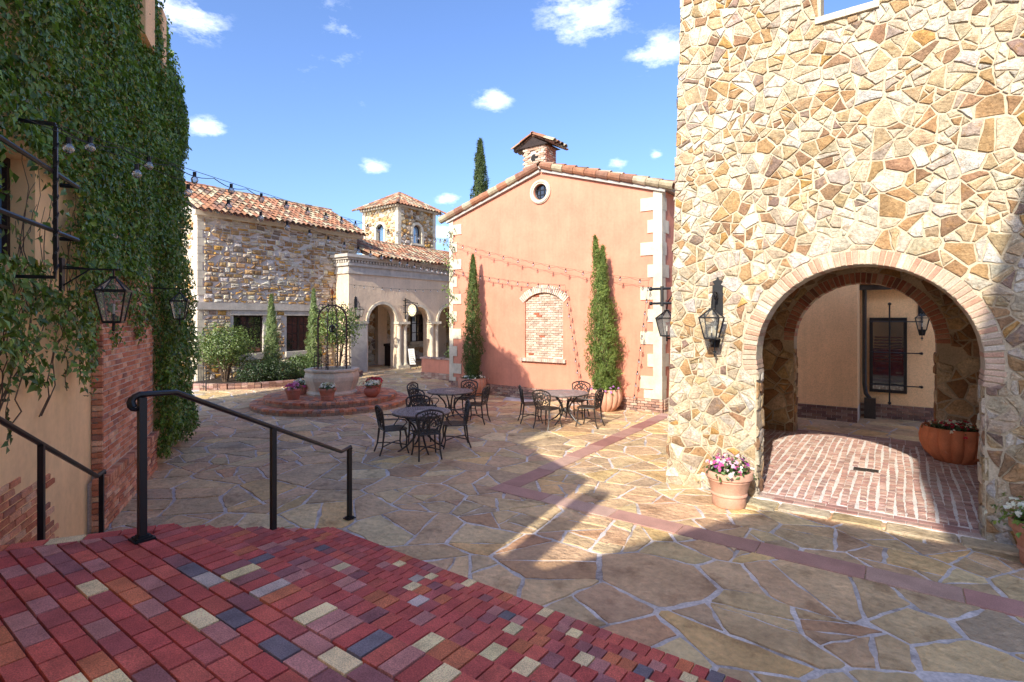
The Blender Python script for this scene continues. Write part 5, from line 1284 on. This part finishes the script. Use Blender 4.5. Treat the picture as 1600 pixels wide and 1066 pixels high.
def bd(px, X): q = onX(px, 560, X); return Vector((X, q.y, .15))
shrub('round_bush', bd(352, -20.4), 1.02, .78, 5200, 'wide rounded bush with thin stems in front of the stone house, leftmost in the bed', ((.05, .09, .02), (.17, .22, .06)), 1.35, (.06, .11), 9)
b1 = bd(424, -20.2); cypress(b1, 3.3, .36, 4200, 'pale green young cypress between the two windows of the stone house', ((.10, .15, .06), (.27, .33, .13)), .0, 1, .35, prof=lambda q: np.minimum(1, .75 + .9 * q) * (1 - q) ** .75 * 1.05)
b2 = bd(490, -19.9); cypress(b2, 3.6, .36, 4200, 'pale green young cypress directly left of the iron well arch', ((.10, .15, .06), (.27, .33, .13)), .0, 1, .3, prof=lambda q: np.minimum(1, .75 + .9 * q) * (1 - q) ** .75 * 1.05)
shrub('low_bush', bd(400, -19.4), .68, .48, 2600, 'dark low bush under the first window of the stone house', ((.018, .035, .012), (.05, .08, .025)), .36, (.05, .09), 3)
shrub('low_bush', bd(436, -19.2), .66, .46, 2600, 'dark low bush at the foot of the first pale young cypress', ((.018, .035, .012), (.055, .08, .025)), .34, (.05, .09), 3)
shrub('low_bush', bd(468, -19.3), .55, .55, 2200, 'light green loose bush left of the well', ((.05, .09, .025), (.14, .20, .06)), .46, (.05, .09), 3)
shrub('small_tree', bd(527, -18.9), .92, .95, 3600, 'leafy multi-stem small tree behind the iron well arch', ((.06, .11, .025), (.22, .28, .075)), 2.05, (.07, .12), 9, 'tree')
shrub('planter_bush', Vector((-14.6, 16.7, .3)), .8, .65, 1800, 'dark bush growing behind the low pink wall', ((.03, .06, .018), (.09, .13, .035)), .75, (.06, .11), 3)

vn = thing('climbing_vine', (-12.7, 13.7, 2.4), 'thin green vine climbing the left corner quoins of the pink house', 'vine'); vr_ = random.Random(3); pos = []; nrm = []; b = MB(); pts_ = []
for i in range(60):
    z = 2.3 + i * .055; x = -12.66 + .12 * math.sin(i * .45) + vr_.uniform(-.03, .03); pts_.append((x, 13.695, z))
    for k in range(3 if math.sin(i * .37) > -.1 else 1): pos.append((x + vr_.uniform(-.16, .2), 13.68 - vr_.random() * .05, z + vr_.uniform(-.08, .08))); nrm.append((vr_.gauss(0, .4), -1, vr_.gauss(.2, .4)))
b.tube(pts_, .008, 4); part('stem', b, 'bark', vn); leaves('leaves', pos, nrm, NR.uniform(.07, .12, len(pos)), greens(len(pos), (.06, .10, .02), (.20, .24, .06)), 'leaf', vn)
# ------------------------------------------------------------------ well on its round brick platform
WC = CW(-5.33, 15.75); WC.z = 0
pf = thing('well_platform', tuple(WC), 'round two-step brick platform under the stone well', 'platform')
for r0, z0, z1 in ((2.2, 0, .15), (1.86, .15, .30)):
    b = MB(); b.lathe([(r0 - .04, z0 + .001), (r0 - .04, z1 - .03)], tuple(WC), 64); part('step_core', b, 'brick_mortar', pf)
    ps = Pieces(pf, 'step_brick', 'brick', 'step_bricks', limit=290, minpx=4.5); n_ = int(2 * math.pi * r0 / .112)
    for i in range(n_):
        a = 2 * math.pi * i / n_; u = Vector((math.cos(a), math.sin(a), 0)); w_ = Vector((-u.y, u.x, 0)); vs, fs = brick_t(.102, .20, .062, .006, .004); o = WC + u * (r0 - .1) + UZ * (z1 - .033)
        ps.add([o + w_ * v[0] + u * v[1] + UZ * v[2] for v in vs], fs, vary(pick(ORB[:3] + [(3, (.40, .24, .17)), (1, (.3, .2, .16))], rng), .12, rng))
        vs, fs = brick_t(.102, .05, z1 - z0 - .072, .005, .004); o = WC + u * (r0 - .03) + UZ * ((z0 + z1 - .068) / 2); ps.add([o + w_ * v[0] + u * v[1] + UZ * v[2] for v in vs], fs, vary(pick([(3, (.36, .24, .16)), (2, (.30, .19, .13)), (1, (.40, .2, .12))], rng), .12, rng))
    for q in range(1, 5 if z0 == 0 else 9):
        rr = r0 - .1 - q * .21; 
        if rr < .4: break
        n2 = int(2 * math.pi * rr / .112)
        for i in range(n2):
            a = 2 * math.pi * i / n2; u = Vector((math.cos(a), math.sin(a), 0)); w_ = Vector((-u.y, u.x, 0)); vs, fs = brick_t(.102, .20, .05, .006, .004); o = WC + u * rr + UZ * (z1 - .028)
            ps.add([o + w_ * v[0] + u * v[1] + UZ * v[2] for v in vs], fs, vary(pick(ORB[:3] + [(3, (.36, .22, .16))], rng), .12, rng))
    ps.finish()
we = thing('stone_well', tuple(WC + UZ * .3), 'octagonal carved stone well with a scrolled iron arch over it', 'well')
b = MB(); prf = [(.72, 0), (.73, .05), (.69, .09), (.67, .12), (.70, .22), (.77, .42), (.78, .52), (.75, .62), (.73, .66), (.78, .69), (.78, .745), (.62, .745), (.60, .50), (.001, .48)]
vs = []; fs = []
for i, (r, z) in enumerate(prf):
    for k in range(8): a = PSI + math.pi / 8 + 2 * math.pi * k / 8; vs.append((WC.x + r * math.cos(a), WC.y + r * math.sin(a), .302 + z))
for i in range(len(prf) - 1):
    for k in range(8): fs.append((i * 8 + k, i * 8 + (k + 1) % 8, (i + 1) * 8 + (k + 1) % 8, (i + 1) * 8 + k))
b.add(vs, fs); part('basin', b, 'cream_stone', we)
b = MB(); b.lathe([(.56, .80), (.001, .81)], tuple(WC), 24, cap=False); part('water_cover', b, 'dark_void', we)
CX, CD = Vector((CP, SP, 0)), Vector((-SP, CP, 0))             # camera right and forward, as directions of the place
def hoop(dirv, r, z0, zt, n=14): return [WC - dirv * r + UZ * z0, WC - dirv * r + UZ * (zt - r)] + [WC + dirv * (-r * math.cos(math.pi * i / n)) + UZ * (zt - r + r * math.sin(math.pi * i / n)) for i in range(1, n)] + [WC + dirv * r + UZ * (zt - r), WC + dirv * r + UZ * z0]
def curl(b, o, u, w_, s, rad=.010, col=None): b.tube([o + u * (s * t * math.cos(a)) + w_ * (s * t * math.sin(a)) for t, a in [(1 - i * .075, i * .55) for i in range(11)]], rad, 4)
ia = MB(); ia.tube(hoop(CX, .42, 1.03, 2.92), .026, 6); part('iron_arch', ia, 'rust_iron', we, True)
ia = MB(); ia.tube(hoop(CD, .42, 1.03, 2.88), .015, 6); part('iron_arch', ia, 'rust_iron', we, True)
sc_ = MB()
for d in (CX, -CX, CD, -CD):
    for z in (1.15, 1.35, 1.62, 1.95, 2.25, 2.45): curl(sc_, WC + d * (.42 + .05) + UZ * z, d, UZ, .085, .014); curl(sc_, WC + d * (.42 - .05) + UZ * (z + .06), -d, UZ, .075, .013)
    sc_.tube([WC + d * .53 + UZ * 1.03, WC + d * .53 + UZ * 1.50], .012, 4); sc_.tube([WC + d * .32 + UZ * 1.03, WC + d * .32 + UZ * 1.45], .010, 4)
    for a in (.5, .9): curl(sc_, WC + d * (.42 * math.cos(a) + .06) + UZ * (2.50 + .42 * math.sin(a) + .05), d, UZ, .085, .014)
part('scrollwork', sc_, 'black_iron', we, kind='stuff')
fi = MB(); fi.tube([WC + UZ * 2.9, WC + UZ * 3.25], .016, 5); fi.lathe([(.01, 0), (.045, .06), (.05, .10), (.02, .17), (.002, .22)], tuple(WC + UZ * 3.22), 8, col=(5, 3.2, 1))
for d in (CX, -CX): curl(fi, WC + d * .07 + UZ * 3.06, d, UZ, .085, .010); fi.tube([WC + UZ * 2.98, WC + d * .09 + UZ * 2.98], .012, 4)
part('finial', fi, 'rust_iron', we)
pu = MB(); pu.tube([WC + UZ * 2.9, WC + UZ * 2.50], .010, 4); pu.tube([WC + CX * (.035 * math.cos(a)) + UZ * (2.42 + .11 * math.sin(a)) for a in [i * math.pi / 6 for i in range(12)]], .012, 4, closed=True); pu.tube([WC + CX * (.085 * math.cos(a)) + UZ * (2.22 + .10 * math.sin(a)) for a in [i * math.pi / 6 for i in range(12)]], .022, 5, closed=True); pu.box(WC.x - .03, WC.x + .03, WC.y - .03, WC.y + .03, 2.14, 2.30)
pu.tube([WC + UZ * 2.14, WC + UZ * 1.05], .006, 4); part('pulley', pu, 'black_iron', we)
def onplat(px, d): x = (px - 800) / F * d; return Vector((x * CP - d * SP, x * SP + d * CP, .302))
for px, d, st, r, h, lb, fl, fc, nf, col in (
    (458.5, 14.62, 'plain', .225, .30, 'terracotta pot with magenta flowers, front left of the well', 'magenta_flowers', MAG, 60, (.42, .16, .105)),
    (469, 15.55, 'plain', .235, .30, 'terracotta pot behind the magenta flowers left of the well', 'pale_flowers', WHITES + [(.7, .4, .5)], 40, (.45, .18, .12)),
    (511.5, 14.42, 'flower', .235, .33, 'terracotta pot with a moulded rim standing in front of the well', 'white_flowers', WHITES, 42, (.45, .18, .115)),
    (581, 15.05, 'urn', .225, .33, 'round-bellied terracotta urn with small handles right of the well', 'white_flowers', WHITES, 52, (.38, .12, .075)),
    (585, 15.95, 'plain', .235, .32, 'terracotta pot with red flowers behind the urn', 'red_flowers', REDS, 80, (.42, .14, .08))):
    c = onplat(px, d); pot('flower_urn' if st == 'urn' else 'flower_pot', c, r, h, lb, st, col)
    flowers(fl, c + UZ * (h * .92), .22, .17, {'magenta_flowers': 'magenta flowers in the pot front left of the well', 'pale_flowers': 'pale pink and white flowers in the pot behind, left of the well', 'red_flowers': 'red flowers in the pot behind the urn'}.get(fl, 'white flowers in the moulded pot in front of the well' if st == 'flower' else 'white flowers in the urn right of the well'), nf, fc, 190, fs=.05)

# ------------------------------------------------------------------ wall lanterns
def lantern(c, w, h, wd, dist, label, mount, group='iron wall lanterns', zm=None):
    """c: centre of the glass body; wd: unit direction to the wall; dist: distance to it"""
    c = Vector(c); wd = Vector((wd[0], wd[1], 0)).normalized(); s = Vector((-wd.y, wd.x, 0)); t = thing('wall_lantern', tuple(c + wd * dist), label, 'lantern', group)
    n = 4; zt, zb = c.z + h * .30, c.z - h * .32; wt, wb = w / 2, w * .29; ca = lambda k, q: s * (q * (1 if k in (1, 2) else -1)) + wd * (q * (1 if k in (2, 3) else -1)); C2 = lambda z: Vector((c.x, c.y, z))
    b = MB(); r_ = w * .035
    for k in range(4):
        b.tube([C2(zt) + ca(k, wt), C2(zb) + ca(k, wb)], r_, 4); b.tube([C2(zt) + ca(k, wt), C2(zt + h * .24) + ca(k, w * .10)], r_, 4)
        b.tube([C2(zt) + ca(k, wt), C2(zt) + ca((k + 1) % 4, wt)], r_ * 1.5, 4); b.tube([C2(zb) + ca(k, wb), C2(zb) + ca((k + 1) % 4, wb)], r_ * 1.5, 4)
    q = w * .12; b.fbox(C2(zt + h * .24), s, wd, UZ, (-q, q), (-q, q), (0, h * .05)); b.tube([C2(zt + h * .28), C2(zt + h * .40)], r_ * 1.2, 5)
    q = wb; b.fbox(C2(zb - h * .03), s, wd, UZ, (-q, q), (-q, q), (0, h * .03)); b.tube([C2(zb - h * .03), C2(zb - h * .14)], r_ * 1.5, 5); b.ball(tuple(C2(zb - h * .16)), r_ * 2, 6)
    part('frame', b, 'black_iron', t)
    b = MB()
    for k in range(4): a1, a2, a3, a4 = C2(zt) + ca(k, wt * .97), C2(zt) + ca((k + 1) % 4, wt * .97), C2(zb) + ca((k + 1) % 4, wb * .97), C2(zb) + ca(k, wb * .97); b.add([a1, a2, a3, a4], [(0, 1, 2, 3)]); b.add([a1 + UZ * .001, a2 + UZ * .001, C2(zt + h * .235) + ca((k + 1) % 4, w * .10), C2(zt + h * .235) + ca(k, w * .10)], [(0, 1, 2, 3)])
    part('glass', b, 'lamp_glass', t)
    b = MB(); b.tube([C2(zb), C2(zb + h * .16)], w * .05, 8); b.tube([C2(zb + h * .16), C2(zb + h * .36)], w * .045, 8, col=(60, 55, 40)); part('burner', b, 'black_iron', t, True)
    b = MB()
    if mount == 'arm':
        z = zt + h * .42; e = C2(z) + wd * dist; b.tube([C2(z) - wd * .06, e], r_ * 1.3, 4); b.tube([e - wd * .02 + UZ * .02, C2(z + .0) + wd * dist * .35 + UZ * (-.0)], r_, 4); b.tube([C2(zt + h * .38), C2(z)], r_ * 1.2, 4); b.fbox(e, s, wd, UZ, (-.04, .04), (-.02, .005), (-.22, .10)); b.tube([e - UZ * .18, C2(z) + wd * dist * .45], r_, 4)
    else:
        e = C2(0) + wd * (dist - .012); z0, z1 = zt + h * .10, zt + h * 1.28; pw = w * .27
        pl = [(-pw, z0), (pw, z0), (pw, z1 - h * .28), (pw * .55, z1 - h * .24), (pw * .95, z1 - h * .14), (pw * .35, z1 - h * .10), (0, z1), (-pw * .35, z1 - h * .10), (-pw * .95, z1 - h * .14), (-pw * .55, z1 - h * .24), (-pw, z1 - h * .28)]
        b.prism([pl], e, s, UZ, -wd, .02); pts_ = [C2(zt + h * .36), C2(zt + h * .55) + wd * dist * .05, C2(zt + h * .80) + wd * dist * .4, C2(zt + h * .78) + wd * dist * .8, C2(zt + h * .6) + wd * (dist - .03)]; b.tube(pts_, r_ * 1.2, 5)
        b.fbox(C2(0) + wd * (dist - .020), s, wd, UZ, (-.02, .02), (0, .006), (zb - h * .14, z0 + .02))
        for k in (-1, 1): curl(b, C2(zt + h * .62) + wd * (dist * .6) + s * (k * .01), -wd, UZ, h * .12, r_)
        lp = [(-wb * 1.02, zb - h * .03), (wb * 1.02, zb - h * .03), (wb * .7, zb - h * .30), (-wb * .7, zb - h * .30)]
        if mount == 'plate': b.prism([lp], C2(0) + wd * (dist * .5), s, UZ, -wd, .02); b.fbox(C2(zb - h * .10), s, wd, UZ, (-r_, r_), (0, dist), (-.012, .012)); b.tube([C2(zb - h * .05) + wd * (dist * .5 - .01), C2(zb - h * .56) + wd * (dist * .5 - .01)], r_ * .9, 4); curl(b, C2(zb - h * .45) + wd * (dist * .5 - .01), s, UZ, h * .05, r_ * .8); curl(b, C2(zb - h * .45) + wd * (dist * .5 - .01), -s, UZ, h * .05, r_ * .8)
    part('bracket', b, 'black_iron', t); return t
def wl(px, py, off): v, z = onW(px, py, off); return Wp(v, off, z)
lantern(wl(178, 478, .42), .25, .50, -WN, .42, 'big black glass lantern hanging by the ivy above the brick pier, nearest the steps', 'arm')
lantern(wl(281, 484, .42), .24, .47, -WN, .42, 'black glass lantern at the far end of the ivy wall', 'arm')
lantern(onY(1112, 512, 7.62), .27, .46, (0, 1), .31, 'black lantern with a tall back plate on the sunlit stone left of the archway', 'plate')
lantern((-3.04, 8.45, 2.38), .27, .46, (1, 0), .22, 'black lantern on the left edge of the stone tower, half hidden', 'plate')
lantern(onY(1441, 506, 16.0), .27, .46, (0, 1), .33, 'black lantern on the peach wall seen through the archway', 'plate')
lantern(onX(562, 489, -20.2), .30, .50, (-1, 0), .30, 'black lantern on the arcade wall left of the first arch', 'plate')
bk = thing('iron_wall_bracket', (-2.85, 8.12, 2.9), 'black iron bracket with ball ends on the left edge of the stone tower', 'bracket')
b = MB()
for z in (2.98, 2.75): b.tube([(-2.72, 8.12, z), (-3.16, 8.12, z)], .022, 6); b.ball((-3.18, 8.12, z), .034, 6)
b.tube([(-3.0, 8.12, 2.70), (-3.0, 8.12, 3.02)], .026, 6); part('arm', b, 'black_iron', bk, True)

# ------------------------------------------------------------------ things by the arcade
ck = thing('hanging_clock', tuple(onX(645, 485, -19.9)), 'round cream clock sign hanging from a scrolled iron bracket in front of the arches', 'clock'); cc = onX(645, 485, -19.9)
b = MB(); b.prism([circ(cc.x, cc.z, .33, 28)], (0, cc.y - .05, 0), UX, UZ, -UY, .10); part('case', b, 'bronze_iron', ck)
b = MB(); b.prism([circ(cc.x, cc.z, .295, 28)], (0, cc.y - .055, 0), UX, UZ, -UY, .004, col=(.78, .66, .42)); part('dial', b, 'print', ck)
b = MB(); b.prism([circ(cc.x, cc.z, .15, 20)], (0, cc.y - .06, 0), UX, UZ, -UY, .004, col=(.74, .72, .66))
for i in range(12): a = i * math.pi / 6; b.fbox(Vector((cc.x, cc.y - .062, cc.z)), Vector((math.cos(a), 0, math.sin(a))), Vector((-math.sin(a), 0, math.cos(a))), UY, (.20, .275), (-.016, .016), (0, .004), col=(.10, .06, .03))
part('numerals', b, 'print', ck)
b = MB()
for a, L in ((1.2, .19), (2.5, .13)): b.fbox(Vector((cc.x, cc.y - .068, cc.z)), Vector((math.cos(a), 0, math.sin(a))), Vector((-math.sin(a), 0, math.cos(a))), UY, (0, L), (-.012, .012), (0, .004))
part('hands', b, 'black_iron', ck)
b = MB(); wx = -20.44; b.tube([(wx, cc.y, cc.z - .45), (wx, cc.y, cc.z + .62)], .03, 5); b.tube([(wx, cc.y, cc.z + .42), (cc.x - .1, cc.y, cc.z + .40), (cc.x + .35, cc.y, cc.z + .34)], .022, 5); b.tube([(cc.x, cc.y, cc.z + .30), (cc.x, cc.y, cc.z + .40)], .02, 5)
b.tube([(wx, cc.y, cc.z + .60), (wx + .25, cc.y, cc.z + .52), (wx + .45, cc.y, cc.z + .42)], .018, 5)
for k in range(4): curl(b, Vector((wx + .1 + .06 * k, cc.y, cc.z + .5 - .04 * k)), UX, UZ, .08, .012)
for z in (-.1, .25, .5): b.tube([(wx, cc.y - .15, cc.z + z), (wx, cc.y + .15, cc.z + z)], .022, 4)
curl(b, Vector((cc.x + .35, cc.y, cc.z + .28)), UX, -UZ, .09, .014); part('bracket', b, 'black_iron', ck)
sb = G(645, 577, .0); bs = thing('sandwich_board', tuple(sb), 'white menu board leaning on an easel in front of the arcade columns', 'sign')
b = MB(); lean = Vector((-.30, .12, 1)).normalized(); fx = Vector((.35, .94, 0)).normalized(); fn = fx.cross(lean).normalized()
b.fbox(sb + UZ * .2, fx, lean, fn, (-.19, .19), (0, .88), (-.015, .015)); part('board', b, 'dark_wood', bs)
b = MB(); b.fbox(sb + UZ * .2, fx, lean, fn, (-.165, .165), (.03, .85), (.0165, .02), col=(.74, .72, .62))
for i in range(7): b.fbox(sb + UZ * .2, fx, lean, fn, (-.10, .10 - .03 * (i % 3)), (.12 + i * .1, .145 + i * .1), (.0215, .0225), col=(.30, .28, .22))
part('menu_sheet', b, 'print', bs)
b = MB()
for s in (-.15, .15): b.tube([sb + fx * s + Vector((.06, 0, 0)), sb + fx * s + lean * .5], .015, 4)
b.tube([sb + Vector((.35, .1, 0)), sb + lean * .8], .014, 4); part('easel', b, 'dark_wood', bs)
lc_ = onX(611, 573, -21.9); lc_.z = .001; lb = thing('host_stand', tuple(lc_), 'dark brown wooden host stand inside the first arch', 'lectern')
b = MB(); b.box(lc_.x - .22, lc_.x + .22, lc_.y - .25, lc_.y + .25, .03, 1.06); part('cabinet', b, 'dark_wood', lb)
b = MB(); b.add([(lc_.x - .26, lc_.y - .29, 1.06), (lc_.x + .26, lc_.y - .29, 1.06), (lc_.x + .26, lc_.y + .29, 1.06), (lc_.x - .26, lc_.y + .29, 1.06), (lc_.x - .26, lc_.y - .29, 1.20), (lc_.x + .26, lc_.y - .29, 1.10), (lc_.x + .26, lc_.y + .29, 1.10), (lc_.x - .26, lc_.y + .29, 1.20)], [(3, 2, 1, 0), (4, 5, 6, 7), (0, 1, 5, 4), (1, 2, 6, 5), (2, 3, 7, 6), (3, 0, 4, 7)]); part('sloped_top', b, 'dark_wood', lb)
b = MB(); b.box(lc_.x + .221, lc_.x + .232, lc_.y - .19, lc_.y + .19, .15, .95); part('panel', b, 'dark_wood', lb)
fe = thing('iron_fence', (-21.2, 8.6, 0), 'short black iron fence at the left end of the stone house', 'fence')
f0, f1 = G(296, 603), G(322, 612); b = MB(); b.tube([f0 + UZ * .86, f1 + UZ * .86], .018, 4); b.tube([f0 + UZ * .15, f1 + UZ * .15], .014, 4); part('rail', b, 'black_iron', fe)
for i in range(8): q = f0.lerp(f1, i / 7); b = MB(); b.tube([q, q + UZ * (.9 if i in (0, 7) else .86)], .022 if i in (0, 7) else .009, 4); part('bar' if 0 < i < 7 else 'post', b, 'black_iron', fe)

# ------------------------------------------------------------------ strings of bulbs
bulb = MB(); bulb.tube([(0, 0, .0), (0, 0, -.05)], .018, 6, mi=0); bulb.lathe([(.012, -.125), (.030, -.112), (.040, -.09), (.036, -.07), (.018, -.05)], (0, 0, 0), 8, mi=1)
bulb_me = mesh_of(bulb, 'bulb', ['cable', 'bulb_glass'], True)
def strand(a, c, sag, n, label, off=.5, wavy=.0, amp=0.0):
    a, c = Vector(a), Vector(c); t = thing('light_string', tuple(a), label, 'string lights', 'strings of clear bulbs over the courtyard'); f = lambda s: a.lerp(c, s) - UZ * (4 * sag * s * (1 - s))
    b = MB(); b.tube([f(i / 24) for i in range(25)], .0035, 4)
    if wavy: b.tube([f(i / (n * 6)) - UZ * (.012 + wavy * abs(math.sin(math.pi * (i / 6 + .5 - off)))) for i in range(n * 6 + 1)], .005, 4)
    part('cable', b, 'cable', t)
    for i in range(n):
        s = (i + off) / n; o = link('bulb', bulb_me, t, Matrix.Translation(f(s) - UZ * .012))
    return t
g0 = Wp(5.42, .30, 4.08)
e1 = onX(566, 338, -21.1); e3 = onY(700, 376, 13.5)
strand(onWp(40, 186, .3), P3(700, 424, 18.4), .14, 22, 'lower bulb string from the ivy window grille to the left corner of the pink house', .5, .0)
strand(onWp(85, 194, .3), P3(698, 374, 18.4), .16, 22, 'upper bulb string from the ivy window grille to the eave of the pink house', .5, .05)
strand(onY(694, 374, 13.45), onY(1016, 437, 13.45), .16, 13, 'upper string of bulbs crossing the front of the pink house', .5, .045)
strand(onY(704, 420, 13.5), onY(883, 445, 13.5), .10, 12, 'lower string of bulbs crossing the left part of the pink house', .5, .025)
strand(onY(883, 446, 13.5), onY(906, 604, 13.5), .0, 9, 'string of bulbs hanging down beside the bricked-up window', .5)
strand(onY(1014, 438, 13.5), onY(990, 625, 13.5), .0, 10, 'string of bulbs hanging down the pink wall near the tower', .5)
strand(onX(546, 444, -20.3), onX(700, 452, -20.3), .10, 12, 'upper string of bulbs along the arcade wall', .5, .02)
